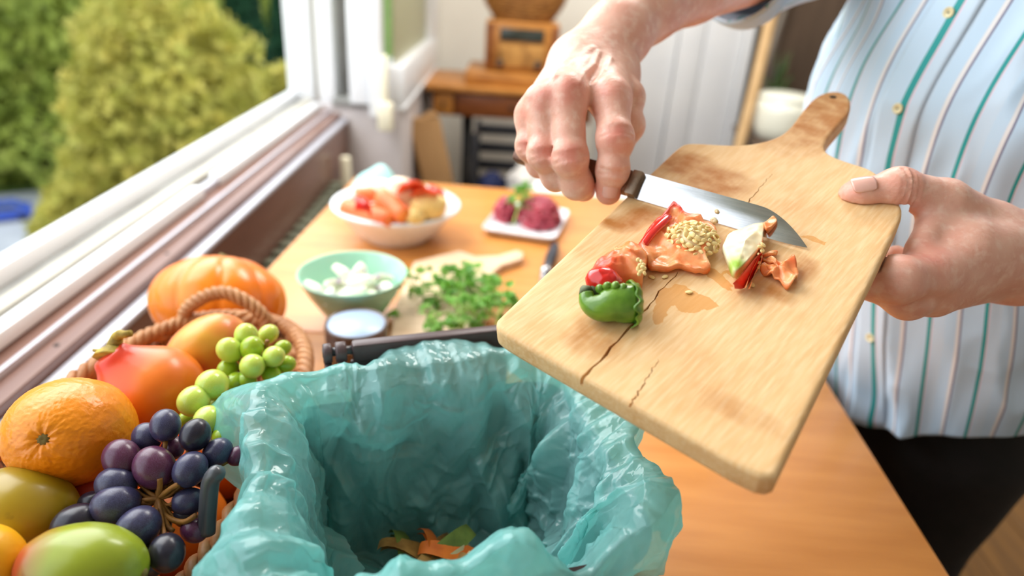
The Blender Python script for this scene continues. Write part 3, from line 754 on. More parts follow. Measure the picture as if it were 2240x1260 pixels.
def sprig(base, tip, label, n, s, seed, group):
    t = thing('parsley_sprig', label, 'herb', base, group=group); rg = random.Random(seed)
    mid = base.lerp(tip, 0.5) + Vector((0, 0, 0.012))
    pts = [Vector(p) for p in spline([base, mid, tip], 12)]
    mb = MB().tube(pts, [0.0016] * 6 + [0.0012] * 6, 6)
    lm = MB()
    for i in range(n):
        f = 0.35 + 0.65 * (i + 1) / n; k = min(11, int(f * 11)); p = pts[k]
        ax = (pts[min(11, k + 1)] - pts[k - 1]).normalized()
        a = rg.random() * 6.28; o = ax.orthogonal().normalized(); o = Matrix.Rotation(a, 3, ax) @ o
        dr = (ax * 0.5 + o + Vector((0, 0, 0.35))).normalized(); q = p + dr * s * (0.7 + 0.6 * rg.random())
        q.z = max(q.z, base.z + 0.002)
        mb.tube([p, q], 0.0009, 5)
        for w_ in (-0.9, 0, 0.9):
            dv = (dr + dr.cross(Vector((0, 0, 1))) * w_ + Vector((0, 0, 0.1 * rg.random()))).normalized()
            e = q + dv * s * 0.25
            leaflet(lm, e, dv, Vector((rg.random() * 0.5 - 0.25, rg.random() * 0.5 - 0.25, 1)), s * (0.75 + 0.5 * rg.random()))
    mb.build('stem', m_pstem, t); lm.build('leaves', m_pars, t, smooth=False)
sprig(P3(-0.05, 1.262, 0.024), P3(-0.03, 1.36, 0.062), 'parsley sprig lying between the two mounds of meat', 26, 0.014, 3, 'parsley on the plate')
# second board under the parsley
m_pale = mat('pale_board_wood', (232, 204, 174), (220, 188, 154), rough=0.55, scale=14, stretch=(1, 8, 1))
poly = [(905, 572), (960, 558), (1005, 547), (1040, 560), (1090, 558), (1130, 546), (1146, 552), (1142, 566), (1100, 578), (1080, 592), (1078, 615), (1062, 690), (1012, 758), (850, 758), (868, 660)]
pz = [atz(x, y, 0.014) for x, y in poly]
b2 = pz[0]
mb = MB(); mb.slab([(p.x, p.y) for p in pz][::-1], TZ + 0.0002, TZ + 0.014)
mb.build('cutting_board', m_pale, loc=Vector((b2.x, b2.y, TZ)), label='small pale cutting board under the parsley', cat='cutting board', bev=0.002, autos=40)
sp = [((1040, 690), (930, 640), 'parsley sprig pointing left towards the mint bowl'), ((1050, 700), (955, 610), 'long parsley sprig pointing up and left'), ((1010, 720), (1005, 590), 'tall parsley sprig pointing at the far board handle'), ((1060, 700), (1060, 600), 'parsley sprig at the back of the heap'), ((1080, 690), (1030, 640), 'parsley sprig in the middle of the heap'), ((1095, 700), (1090, 640), 'parsley sprig at the right of the heap'), ((1020, 690), (890, 620), 'outermost left parsley sprig'), ((1000, 700), (940, 700), 'parsley sprig lying low at the front left'), ((1060, 715), (1000, 680), 'parsley sprig lying at the front of the heap'), ((1100, 715), (1050, 690), 'parsley sprig at the front right of the heap'), ((1030, 660), (985, 615), 'small parsley sprig behind the centre'), ((1085, 720), (1100, 670), 'parsley sprig half hidden by the held board')]
for i, (a, c, lb) in enumerate(sp):
    A = atz(a[0], a[1], 0.017 + 0.004 * (i % 4)); C_ = atz(c[0], c[1], 0.03 + 0.008 * (i % 3))
    sprig(A, C_, lb, 15, 0.0125, 40 + i, 'parsley heap on the small board')
cL = atz(868, 690, 0.017); lm = MB(); leaflet(lm, atz(880, 690, 0.018), (atz(820, 684, 0.016) - cL), Vector((0.1, 0, 1)), 0.034)
lm.build('parsley_leaf', m_pars, smooth=False, loc=cL, label='single parsley leaf beside the jar', cat='herb')

# ------------------------------------------------------------------ dark handled knife on the table, teal cloth
m_blk = mat('black_handle_plastic', (44, 50, 62), (34, 38, 50), rough=0.35, scale=30)
m_steel = mat('brushed_steel', (205, 205, 208), (188, 188, 192), rough=0.22, metal=1.0, scale=40, stretch=(1, 30, 1))
k0, k1, k2 = atz(1216, 532, 0.012), atz(1196, 590, 0.012), atz(1180, 680, 0.006)
kn = thing('paring_knife', 'small knife with a dark handle partly hidden by the held board', 'knife', (k1.x, k1.y, TZ))
MB().tube([k0, k0.lerp(k1, 0.15), k0.lerp(k1, 0.5), k0.lerp(k1, 0.85), k1], [0.004, 0.0095, 0.011, 0.009, 0.007], 12, flat=0.8).build('handle', m_blk, kn)
MB().tube([k0.lerp(k1, 1.0), k0.lerp(k1, 1.12)], [0.0105, 0.0095], 12).build('ferrule', m_steel, kn)
sd = (k2 - k1).cross(Vector((0, 0, 1))).normalized() * 0.008
mb = MB(); up = Vector((0, 0, 0.0008))
mb.add([k1 - sd, k1 + sd, k2.lerp(k1, 0.2) + sd, k2 - sd * 0.5, k1 - sd + up, k1 + sd + up, k2.lerp(k1, 0.2) + sd + up, k2 - sd * 0.5 + up], [(0, 1, 2, 3), (7, 6, 5, 4), (0, 4, 5, 1), (1, 5, 6, 2), (2, 6, 7, 3), (3, 7, 4, 0)]).build('blade', m_steel, kn, smooth=False)
m_tcl = mat('teal_cloth', (176, 222, 220), (156, 206, 206), rough=0.8, scale=14)
tc_ = P3(-0.355, 1.405, 0.034)
P = []
for i in range(25):
    row = []
    for jj in range(25):
        u = i / 12 - 1; v = jj / 12 - 1; r = math.hypot(u, v)
        row.append((tc_.x + u * 0.065, tc_.y + v * 0.05, TZ + 0.002 + max(0, 0.078 * (1 - r * r * 0.8)) + 0.008 * math.sin(u * 5 + v * 3) * max(0, 1 - r)))
    P.append(row)
P = np.array(P); mb = MB().grid(P); Q = P.copy(); Q[:, :, 2] -= 0.0015; mb.grid(Q[:, ::-1]); mb.build('teal_cloth', m_tcl, loc=(tc_.x, tc_.y, TZ), label='folded pale teal cloth behind the white bowl', cat='cloth')

# ------------------------------------------------------------------ pumpkin
m_pump = mat('orange_pumpkin_skin', (246, 140, 26), (236, 112, 14), rough=0.3, scale=7, c3=(226, 78, 20), s3=9, t3=(0.55, 0.75), coat=0.2, bump=0.15, bscale=40)
pcn = at(480, 662, 0.905); pcn.z = TZ + 0.0625
pk = thing('pumpkin', 'ribbed orange pumpkin on the table beside the parapet', 'pumpkin', (pcn.x, pcn.y, TZ))
def pfn(D):
    a = np.arctan2(D[:, 1], D[:, 0]); s = np.sqrt(D[:, 0] ** 2 + D[:, 1] ** 2)
    return 1 - 0.075 * s * (1 - np.abs(np.sin(a * 5 + 0.5)) ** 0.45) - 0.16 * np.exp(-(s / 0.22) ** 2) * np.sign(np.abs(D[:, 2])) + 0.015 * fbm(D * 2, 4)
MB().ell(pcn, (0.086, 0.080, 0.064), eul(-0.62, 0.06, 0.2), 120, 40, pfn).build('shell', m_pump, pk)
m_stalk = mat('dry_stalk', (150, 132, 66), (108, 92, 48), rough=0.8, scale=60, stretch=(1, 1, 0.2), bump=0.5, bscale=120)
tp_ = pcn + eul(-0.62, 0.06, 0.2) @ Vector((0, 0, 0.050))
MB().tube([tp_, tp_ + Vector((0.0, 0.005, 0.006)), tp_ + Vector((0.002, 0.009, 0.010))], [0.014, 0.010, 0.009], 10).build('stalk', m_stalk, pk)

# ================================================================== fruit basket
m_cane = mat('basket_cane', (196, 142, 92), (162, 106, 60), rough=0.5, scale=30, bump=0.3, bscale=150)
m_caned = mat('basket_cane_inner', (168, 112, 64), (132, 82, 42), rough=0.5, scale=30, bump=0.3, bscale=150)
bc = Vector((-0.330, 0.425, TZ))
def oval(a, k, z):
    c, s = math.cos(a), math.sin(a); e = 0.78
    return bc + Vector((0.116 * k * math.copysign(abs(c) ** e, c), 0.253 * k * math.copysign(abs(s) ** e, s), z))
bs = thing('fruit_basket', 'oval wicker basket heaped with fruit beside the window', 'basket', bc)
NS = 56
for jrow in range(10):
    z = 0.012 + jrow * 0.0092; k = 0.80 + 0.20 * (jrow / 9) ** 0.8
    ring = []
    for q in range(NS * 4):
        a = 2 * math.pi * q / (NS * 4); wv = 0.0045 * math.cos(q * math.pi / 4 + jrow * math.pi)
        p = oval(a, k, z); nrm = Vector((math.cos(a), math.sin(a) * 0.6, 0)).normalized(); ring.append(p + nrm * wv)
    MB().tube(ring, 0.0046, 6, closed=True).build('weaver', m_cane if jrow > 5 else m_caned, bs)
for q in range(NS):
    a = 2 * math.pi * (q + 0.0) / NS
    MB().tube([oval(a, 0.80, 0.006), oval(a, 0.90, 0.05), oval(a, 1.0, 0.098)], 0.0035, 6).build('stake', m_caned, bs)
MB().add([tuple(oval(2 * math.pi * q / 64, 0.80, 0.0045)) for q in range(64)] + [tuple(oval(2 * math.pi * q / 64, 0.80, 0.0105)) for q in range(64)],
         [tuple(range(64))[::-1], tuple(range(64, 128))] + [(q, (q + 1) % 64, 64 + (q + 1) % 64, 64 + q) for q in range(64)]).build('bottom', m_caned, bs, smooth=False)
for s in range(3):
    ring = []
    for q in range(320):
        a = 2 * math.pi * q / 320; ph = a * 34 + s * 2.094
        p = oval(a, 1.0, 0.102); nrm = Vector((math.cos(a), math.sin(a) * 0.6, 0)).normalized()
        ring.append(p + nrm * 0.005 * math.cos(ph) + Vector((0, 0, 0.005 * math.sin(ph))))
    MB().tube(ring, 0.0046, 6, closed=True).build('rim_strand', m_cane, bs)
def bhandle(A, B, top):
    for s in range(3):
        pts = []
        base = spline([A - Vector((0, 0, 0.02)), A.lerp(top, 0.45) + (A - B) * 0.14, top, B.lerp(top, 0.45) + (B - A) * 0.14, B - Vector((0, 0, 0.02))], 120)
        for q in range(120):
            p = Vector(base[q]); t = Vector(base[min(119, q + 1)] - base[max(0, q - 1)]).normalized()
            n1 = Vector((0, 1, 0)); n2 = t.cross(n1).normalized(); ph = q * 0.42 + s * 2.094
            pts.append(p + n1 * 0.0042 * math.cos(ph) + n2 * 0.0042 * math.sin(ph))
        MB().tube(pts, 0.0042, 6).build('handle_strand', m_cane, bs)
bhandle(atz(396, 706, 0.10), atz(590, 722, 0.10), atz(490, 640, 0.142))
bhandle(Vector((-0.38, 0.182, TZ + 0.10)), Vector((-0.28, 0.182, TZ + 0.10)), Vector((-0.33, 0.178, TZ + 0.145)))

# lower layer of fruit that carries the rest
m_orng = mat('orange_peel', (244, 150, 22), (236, 132, 10), rough=0.34, scale=9, bump=0.55, bscale=190, bdist=0.0012, coat=0.1, sss=0.1, sssr=0.004)
m_orng2 = mat('tangerine_peel', (236, 128, 30), (220, 108, 18), rough=0.4, scale=12, bump=0.4, bscale=180, bdist=0.001)
lo = [((-0.365, 0.30), 0.045, 'tangerine under the yellow mango'), ((-0.285, 0.31), 0.046, 'tangerine under the dark grapes'), ((-0.37, 0.39), 0.046, 'tangerine under the large orange'), ((-0.285, 0.405), 0.045, 'tangerine beneath the middle of the basket'), ((-0.365, 0.485), 0.045, 'tangerine under the red squash'), ((-0.285, 0.50), 0.044, 'tangerine under the green grapes'), ((-0.33, 0.578), 0.045, 'tangerine under the far mango'), ((-0.325, 0.232), 0.041, 'tangerine under the green mango')]
for i, ((x, y), r, lb) in enumerate(lo):
    t = thing('tangerine', lb, 'tangerine', P3(x, y, 0.0115), group='tangerines at the bottom of the basket')
    MB().ell(P3(x, y, 0.012 + r * 0.92), (r, r, r * 0.92), eul(0, 0, i), 24, 16).build('peel', m_orng2, t)
    MB().lathe([(0.004, 0), (0.003, 0.002), (0, 0.0025)], P3(x, y, 0.0115 + r * 1.83), 8).build('stem_scar', m_stalk, t)
# orange
oc = at(157, 945, 0.495); ov = (CAM - oc).normalized()
navel = at(84, 962, 0.470); nd = (at(84, 964, 0.445) - oc).normalized()
OM = frame((0, 0, 1), None, nd)
og = thing('orange', 'big glossy orange at the left rim of the basket', 'orange', oc - Vector((0, 0, 0.04)))
def ofn(D):
    s = np.arccos(np.clip(D[:, 2], -1, 1))
    return 1 + 0.012 * fbm(D * 2, 3) - 0.075 * np.exp(-(s / 0.13) ** 2) - 0.02 * np.exp(-(s / 0.35) ** 2) * (0.5 + 0.5 * np.cos(np.arctan2(D[:, 1], D[:, 0]) * 9)) + 0.007 * fbm(D * 26, 9, 2)
MB().ell(oc, (0.0395, 0.0425, 0.0475), OM, 160, 110, ofn).build('peel', m_orng, og)
np_ = oc + OM @ Vector((0, 0, 0.0437))
MB().lathe([(0.0046, -0.001), (0.0042, 0.001), (0.0022, 0.0022), (0.0, 0.0012)], np_, 9, OM).build('stem_scar', m_stalk, og)
# squash
m_sq = mat('orange_squash_skin', (232, 122, 28), (218, 104, 22), rough=0.35, scale=16, c3=(206, 96, 30), s3=30, t3=(0.6, 0.8), bump=0.15, bscale=60, coat=0.15)
attr_mix(m_sq, 'redness', (222, 66, 40), 1.0)
A, B = at(262, 812, 0.575), at(356, 868, 0.572)
ax = (at(258, 794, 0.572) - at(332, 858, 0.588)).normalized()
SM = frame((0, 0, 1), None, ax); sc_ = at(332, 858, 0.588)
sq_ = thing('red_squash', 'red orange teardrop squash with a dry stalk in the basket', 'squash', sc_ - Vector((0, 0, 0.04)))
pr_ = [(0, -0.040), (0.012, -0.0395), (0.026, -0.034), (0.038, -0.022), (0.0435, -0.006), (0.0415, 0.010), (0.036, 0.020), (0.029, 0.028), (0.0225, 0.035), (0.0175, 0.041), (0.0150, 0.046), (0.0125, 0.0485), (0.006, 0.0495), (0.0, 0.0496)]
prs = spline([(r, z, 0) for r, z in pr_], 40)
mb = MB().lathe([(max(0, q[0]), q[1]) for q in prs], sc_, 48, SM)
V = np.array(mb.v) - np.array(sc_); zl = V @ np.array(SM.col[2]); side = V @ np.array(SM.col[1])
mb.at['redness'] = np.clip((zl - 0.018) / 0.026 + 0.35 * vnoise(V * 60), 0, 1)
mb.build('shell', m_sq, sq_)
s0 = sc_ + SM @ Vector((0, 0, 0.044)); s1 = at(247, 764, 0.572); s2 = at(256, 738, 0.568); s3 = at(272, 732, 0.566)
m_gst = mat('green_brown_stalk', (186, 160, 62), (134, 112, 48), rough=0.7, scale=120, bump=0.6, bscale=160)
MB().tube([Vector(p) for p in spline([s0, s0.lerp(s1, 0.5), s1, s2], 12)], [0.0145, 0.0148, 0.0142, 0.0132, 0.012, 0.0105, 0.0078, 0.007, 0.0062, 0.006, 0.0055, 0.005], 9).build('stalk', m_gst, sq_)
MB().tube([s2, s2.lerp(s3, 0.5) + Vector((0, 0, 0.002)), s3, s3 + Vector((0.006, 0, 0.002))], [0.005, 0.004, 0.0035, 0.003], 8).build('stalk_hook', m_gst, sq_)
MB().tube([s1, at(225, 768, 0.574), at(203, 766, 0.573)], [0.003, 0.0022, 0.0014], 6).build('stalk_thorn', m_gst, sq_)
# mangoes
m_man = mat('yellow_red_mango', (226, 168, 62), (214, 148, 52), rough=0.35, scale=12, c3=(222, 96, 56), s3=14, t3=(0.46, 0.62), coat=0.15, bump=0.08, bscale=120)
m_manl = mat('olive_yellow_mango', (176, 150, 28), (150, 122, 22), rough=0.33, scale=14, c3=(110, 92, 24), s3=60, t3=(0.62, 0.74), coat=0.15)
m_mang = mat('green_mango', (156, 168, 46), (132, 146, 36), rough=0.3, scale=18, c3=(120, 120, 40), s3=90, t3=(0.64, 0.74), coat=0.15)
attr_mix(m_mang, 'blush', (176, 62, 42), 0.95)
attr_mix(m_man, 'blush', (228, 84, 50), 0.9)
def mango(label, c, rad, axis, m, blush=None, seed=1):
    c = Vector(c); M = frame(Vector(axis).orthogonal(), None, axis)
    def fn(D):
        z = D[:, 2]; return 1 - 0.10 * np.clip(z, 0, 1) ** 2 * (D[:, 0] > -2) + 0.05 * D[:, 0] * z + 0.02 * fbm(D * 1.6, seed)
    t = thing('mango', label, 'mango', c - Vector((0, 0, min(rad))))
    mb = MB().ell(c, rad, M, 48, 36, fn)
    if blush is not None:
        V = np.array(mb.v) - np.array(c); mb.at['blush'] = np.clip((V @ np.array(Vector(blush).normalized())) / max(rad) * 1.5 - 0.25 + 0.5 * vnoise(V * 70, 2), 0, 1)
    mb.build('skin', m, t)
    MB().lathe([(0.0035, -0.001), (0.003, 0.001), (0, 0.0015)], c + M @ Vector((0, 0, rad[2] * 0.895)), 8, M).build('stem_scar', m_stalk, t)
def wd_(dx, dy, dd): # direction given in picture terms
    return ROT @ Vector((dx, -dy, -dd))
mango('yellow mango blushed red at the far end of the basket', at(458, 762, 0.655), (0.030, 0.034, 0.043), wd_(0.8, -0.5, 0.3), m_man, wd_(-0.8, 0.5, 0), 1)
mango('dark olive yellow mango at the lower left corner of the basket', at(38, 1132, 0.455), (0.034, 0.034, 0.040), wd_(0.9, 0.3, 0.2), m_manl, None, 2)
mango('green mango with a red blush at the near end of the basket', at(188, 1240, 0.405), (0.0255, 0.028, 0.039), wd_(1, 0.12, 0.0), m_mang, wd_(-1.0, -0.1, 0), 3)
m_lem = mat('yellow_lemon', (240, 178, 24), (230, 160, 14), rough=0.4, scale=10, bump=0.4, bscale=170, bdist=0.001)
lc = at(-22, 1240, 0.40); lm = thing('lemon', 'yellow lemon cut off by the lower left corner', 'lemon', lc - Vector((0, 0, 0.02)))
MB().ell(lc, (0.020, 0.020, 0.026), frame((1, 0, 0), None, wd_(0.2, 1, 0.2)), 32, 24, lambda D: 1 + 0.12 * np.clip(np.abs(D[:, 2]) - 0.8, 0, 1)).build('peel', m_lem, lm)
MB().lathe([(0.003, -0.001), (0.002, 0.001), (0, 0.001)], lc + wd_(0.2, 1, 0.2).normalized() * 0.0268, 8, frame((1, 0, 0), None, wd_(0.2, 1, 0.2))).build('stem_scar', m_stalk, lm)
tc2 = at(196, 1078, 0.492)
rp = thing('red_pepper', 'smooth red pepper between the orange and the dark grapes', 'pepper', tc2 - Vector((0, 0, 0.015)))
MB().ell(tc2, (0.0125, 0.0135, 0.027), frame((0, 0, 1), None, wd_(1, -0.35, 0.2)), 36, 24, lambda D: 1 - 0.18 * D[:, 2] + 0.03 * np.cos(3 * np.arctan2(D[:, 1], D[:, 0]))).build('skin', mat('matte_red_pepper', (206, 66, 44), (188, 50, 34), rough=0.35, scale=20), rp)
MB().tube([tc2 + wd_(-1, 0.35, -0.2).normalized() * 0.029, tc2 + wd_(-1, 0.35, -0.2).normalized() * 0.037], [0.004, 0.003], 8).build('stalk', m_pstem, rp)

# ------------------------------------------------------------------ grapes
def bloom(name, c1, c2, c3, rough, sss):
    return mat(name, c1, c2, rough=rough, scale=70, c3=c3, s3=45, t3=(0.45, 0.72), sss=sss, sssr=0.01, coat=0.15, spec=0.5)
m_gd = [bloom('blue_black_grape', (34, 30, 52), (50, 44, 74), (88, 92, 130), 0.32, 0.05), bloom('purple_grape', (84, 26, 52), (64, 24, 52), (110, 74, 110), 0.3, 0.1), bloom('black_grape', (20, 16, 26), (30, 26, 42), (52, 50, 72), 0.3, 0.0)]
m_gg = [mat('green_grape', (196, 214, 92), (176, 200, 68), rough=0.22, scale=40, sss=0.6, sssr=0.012, coat=0.2, c3=(214, 226, 140), s3=60, t3=(0.5, 0.7)), mat('deep_green_grape', (164, 190, 48), (146, 176, 40), rough=0.22, scale=40, sss=0.6, sssr=0.012, coat=0.2)]
m_gst2 = mat('grape_stem', (160, 108, 44), (116, 74, 30), rough=0.6, scale=120, bump=0.4, bscale=200)
dg = [(362, 931, 33, 0), (427, 952, 33, 2), (321, 957, 31, 0), (267, 1003, 40, 1), (338, 1023, 44, 1), (416, 1027, 36, 0), (476, 989, 30, 0), (254, 1060, 39, 0), (254, 1106, 46, 0), (168, 1148, 46, 2), (302, 1155, 45, 0), (365, 1209, 39, 2), (412, 1097, 31, 0), (240, 1164, 27, 0), (425, 1160, 27, 1), (322, 1085, 24, 0), (378, 980, 25, 1), (520, 997, 22, 1), (352, 1142, 24, 2), (368, 1062, 26, 2), (300, 1200, 26, 2), (450, 1040, 26, 2), (330, 1230, 30, 2), (405, 1130, 24, 2), (200, 1100, 26, 2)]
gl = {0: [], 1: [], 2: []}
gmesh = {}
def bunch(name, label, items, mats, node_px, node_d, dfun, stemc):
    nodep = at(*node_px, node_d)
    t = thing(name, label, 'grapes', nodep - Vector((0, 0, 0.03)))
    base = base_of(t); st_ = MB()
    rg = random.Random(5)
    for (px, py, r, k) in items:
        d = dfun(r, px, py); c = at(px, py, d); R_ = r / FPX * d
        key = (name, k)
        if key not in gmesh:
            o = MB().ell((0, 0, 0), (1, 1, 1.12), None, 32, 22, lambda D: 1 - 0.05 * np.exp(-((1 - D[:, 2]) / 0.02))).build('grape', mats[k])
            gmesh[key] = o.data; bpy.data.objects.remove(o)
        o = link('grape', gmesh[key], t, c - base)
        toward = (nodep + Vector((0.01 * rg.uniform(-1, 1), 0.01 * rg.uniform(-1, 1), 0.0)) - c)
        q = toward.to_track_quat('Z', 'Y'); o.rotation_euler = q.to_euler(); o.scale = (R_ * 0.97, R_ * 0.97, R_)
        e = c + toward.normalized() * R_ * 1.05
        if toward.length < 0.075:
            mid = e.lerp(nodep, 0.5) + Vector((0, 0, -0.003))
            st_.tube([Vector(p) for p in spline([e, mid, nodep], 8)], [0.0018, 0.0013, 0.0012, 0.0012, 0.0013, 0.0015, 0.0017, 0.002], 6)
    for s in stemc: st_.tube([Vector(p) for p in spline([at(*q) for q in s], 14)], 0.0019, 7)
    st_.build('stem', m_gst2, t)
def dd_dark(r, px, py):
    base = 0.462 + (1000 - py) * 0.00018 + (0.018 if r < 28 else 0) + (0.012 if 28 <= r < 33 else 0)
    return base
bunch('dark_grape_bunch', 'bunch of dark blue grapes in the front of the basket', dg, m_gd, (346, 1090), 0.452, dd_dark, [[(346, 1090, .452), (350, 1065, .450), (349, 1046, .448)], [(346, 1090, .452), (362, 1128, .449), (400, 1142, .447), (428, 1128, .446)], [(346, 1092, .452), (358, 1120, .450), (366, 1150, .446), (378, 1162, .444)], [(347, 1088, .452), (375, 1068, .45), (392, 1058, .449)], [(346, 1090, .452), (320, 1094, .450), (306, 1096, .45)]])
gg = [(503, 766, 28, 0), (539, 735, 26, 0), (552, 762, 27, 1), (587, 731, 21, 0), (599, 780, 24, 0), (552, 801, 28, 0), (464, 842, 35, 0), (424, 877, 34, 0), (456, 920, 33, 0), (499, 808, 23, 1), (625, 797, 20, 1), (516, 836, 22, 1), (618, 762, 18, 1), (489, 955, 25, 1), (480, 880, 23, 1), (408, 916, 18, 1), (508, 893, 24, 0), (594, 820, 21, 1), (540, 832, 22, 1), (570, 792, 22, 1), (450, 880, 22, 1), (500, 925, 22, 1)]
def dd_green(r, px, py): return 0.60 - (py - 730) * 0.0004 + (0.022 if r < 24 else 0) - (0.008 if r > 30 else 0)
bunch('green_grape_bunch', 'bunch of green grapes against the teal bag', gg, m_gg, (530, 800), 0.60, dd_green, [[(585, 745, .585), (575, 770, .592), (530, 800, .6)], [(530, 800, .6), (500, 850, .585), (470, 900, .57)]])
# ================================================================== compost bin with a teal liner
BC = Vector((-0.048, 0.372, TZ)); BA = math.radians(20)
BE = Vector((math.cos(BA), math.sin(BA), 0)); BF = Vector((-math.sin(BA), math.cos(BA), 0))
RIM = 0.190
def rrect(n, a, b, r):
    """rounded rectangle outline by arc length, starting at the middle of the left side, running front-right-back: points, normals, arc"""
    seg = []
    def line(p, q): seg.append(('l', np.array(p), np.array(q), np.linalg.norm(np.array(q) - np.array(p))))
    def arc(c, t0): seg.append(('a', np.array(c), t0, r * math.pi / 2))
    line((-a, 0), (-a, -b + r)); arc((-a + r, -b + r), math.pi)
    line((-a + r, -b), (a - r, -b)); arc((a - r, -b + r), 1.5 * math.pi)
    line((a, -b + r), (a, b - r)); arc((a - r, b - r), 0.0)
    line((a - r, b), (-a + r, b)); arc((-a + r, b - r), 0.5 * math.pi)
    line((-a, b - r), (-a, 0))
    tot = sum(s[3] for s in seg); P = []; Nn = []
    for i in range(n):
        d = tot * i / n
        for s in seg:
            if d <= s[3] + 1e-12: break
            d -= s[3]
        if s[0] == 'l':
            u = (s[2] - s[1]) / s[3]; P.append(s[1] + u * d); Nn.append((u[1], -u[0]))
        else:
            t = s[2] + d / r; P.append(s[1] + r * np.array((math.cos(t), math.sin(t)))); Nn.append((math.cos(t), math.sin(t)))
    return np.array(P), np.array(Nn), tot
def bin_w(P, z):
    """local (x,y) + z to world"""
    return np.stack([BC.x + P[..., 0] * BE.x + P[..., 1] * BF.x, BC.y + P[..., 0] * BE.y + P[..., 1] * BF.y, TZ + z + 0 * P[..., 0]], -1)
m_bin = mat('brown_bin_plastic', (84, 66, 68), (72, 56, 58), rough=0.38, scale=12, bump=0.1, bscale=200)
m_bind = mat('dark_grey_bin_handle', (74, 76, 82), (60, 62, 68), rough=0.3, scale=20, coat=0.2)
bn = thing('compost_bin', 'brown plastic compost bin standing on the near end of the table', 'bin', BC)
Pq, Nq, tot = rrect(96, 0.12, 0.10, 0.035)
rows = []
for k, z in ((0.0, 0.0002), (0.84, 0.0002), (0.86, 0.004), (0.93, 0.09), (0.985, 0.160), (1.02, 0.162), (1.02, 0.168), (0.985, 0.170), (0.97, 0.166), (0.925, 0.09), (0.84, 0.006), (0.0, 0.005)):
    Q = np.vstack([Pq, Pq[:1]]) * k; rows.append(bin_w(Q, z))
MB().grid(np.array(rows)[:, ::-1]).build('bin_body', m_bin, bn, merge=True, autos=40)
# hinge bar of the lid, lid hanging open behind the bin
h0, h1 = atz(748, 768, 0.192), atz(1130, 726, 0.192)
hd = (h1 - h0).normalized(); hn = Vector((-hd.y, hd.x, 0))
HM = frame(hd, None, (0, 0, 1))
lid = MB().box(h0.lerp(h1, 0.5) + Vector((0, 0, -0.001)), ((h1 - h0).length / 2 - 0.008, 0.006, 0.0085), HM, 0.003).build('lid', m_bin, bn, autos=40, label='dark brown lid edge')
MB().box(h0.lerp(h1, 0.5) + Vector((0, 0, -0.098)) + hn * 0.004, ((h1 - h0).length / 2 - 0.006, 0.003, 0.088), HM @ eul(0.04, 0, 0), 0.003).build('lid_panel', m_bin, lid, autos=40)
for k, (d, r, hw) in enumerate(((-0.012, 0.0088, 0.0036), (-0.001, 0.0092, 0.0046))):
    MB().lathe([(0, -hw), (r * 0.9, -hw), (r, -hw * 0.7), (r, hw * 0.7), (r * 0.9, hw), (0, hw)], h0 + hd * d + Vector((0, 0, -0.001)), 24, frame((0, 0, 1), None, hd)).build('hinge_knuckle', m_bin, bn)
MB().tube([h0 + hd * -0.016, h0 + hd * 0.014], 0.004, 12).build('hinge_pin', m_bind, bn)
for d in (-0.012, -0.001):
    MB().box(h0 + hd * d + Vector((0, 0, -0.0135)) - hn * 0.012, (0.003, 0.018, 0.006), HM, 0.001).build('hinge_arm', m_bin, bn, autos=40)
# carrying handle folded down against the left side
t0, t1, t2, t3 = at(452, 1165, 0.452), at(455, 1110, 0.448), at(462, 1052, 0.444), at(484, 1026, 0.442)
MB().tube([Vector(p) for p in spline([t0, t1, t2, t3], 22)], [0.0058] * 19 + [0.0056, 0.0048, 0.0032], 12, flat=1.0).build('handle', m_bind, bn)

# ---- liner
NT, NSS = 760, 250
P0, N0, tot = rrect(NT, 0.12, 0.10, 0.035)
P0 = np.vstack([P0, P0[:1]]); N0 = np.vstack([N0, N0[:1]])
arc = np.linspace(0, tot, NT + 1)
def key(px, py, z):
    """arc position of the rim point nearest to a place"""
    p = atz(px, py, z) - BC; q = np.array((p.dot(BE), p.dot(BF))); return arc[np.argmin(np.hypot(*(P0 - q).T))]
def bumpf(a0, wdt):
    d = np.abs(arc - a0); d = np.minimum(d, tot - d); return np.exp(-(d / wdt) ** 2)
# arc landmarks: left middle 0; front-left corner ~.10; front ~.1-.33; front-right ~.33; right ~.34-.5; back-right ~.52; back; back-left
aFL, aFR, aBR, aBL = 0.10, 0.10 + 0.225, 0.10 + 0.225 + 0.185, tot - 0.095
phi = np.full(NT + 1, -86.0)
phi += 40 * bumpf(0.060, 0.055)
phi += 62 * bumpf(aBL + 0.008, 0.022)                  # flap standing away at the far left corner
phi += 100 * bumpf(aBL - 0.125, 0.075)                   # torn edge standing up behind
phi += 6 * bumpf(aFR - 0.005, 0.022)
phi = np.radians(phi)
Lo = 0.090 + 0.03 * bumpf(0.0, 0.09) + 0.03 * bumpf(tot, 0.09) - 0.060 * bumpf(aBL - 0.13, 0.09) - 0.055 * bumpf(aBL + 0.010, 0.035) - 0.05 * bumpf(aFR, 0.05)
Lo = Lo * (1 + 0.10 * vnoise(np.stack([arc * 22, arc * 0, arc * 0], 1), 3)) + 0.0016 * vnoise(np.stack([arc * 420, arc * 0, arc * 0 + 4], 1), 5)
ro = 0.005 + 0.024 * bumpf(aBR - 0.070, 0.045) - 0.004 * bumpf(aFR + 0.005, 0.04)
zr = RIM + 0.007 + 0.013 * bumpf(0.220, 0.018) - 0.020 * bumpf(0.262, 0.018) + 0.010 * bumpf(aFR - 0.01, 0.018) + 0.006 * bumpf(aBL + 0.02, 0.03) - 0.006 * bumpf(aBR - 0.06, 0.05)
zr = zr + 0.0035 * vnoise(np.stack([arc * 45, arc * 0, arc * 0 + 2], 1), 8) + 0.0025 * vnoise(np.stack([arc * 110, arc * 0, arc * 0 + 2], 1), 9)
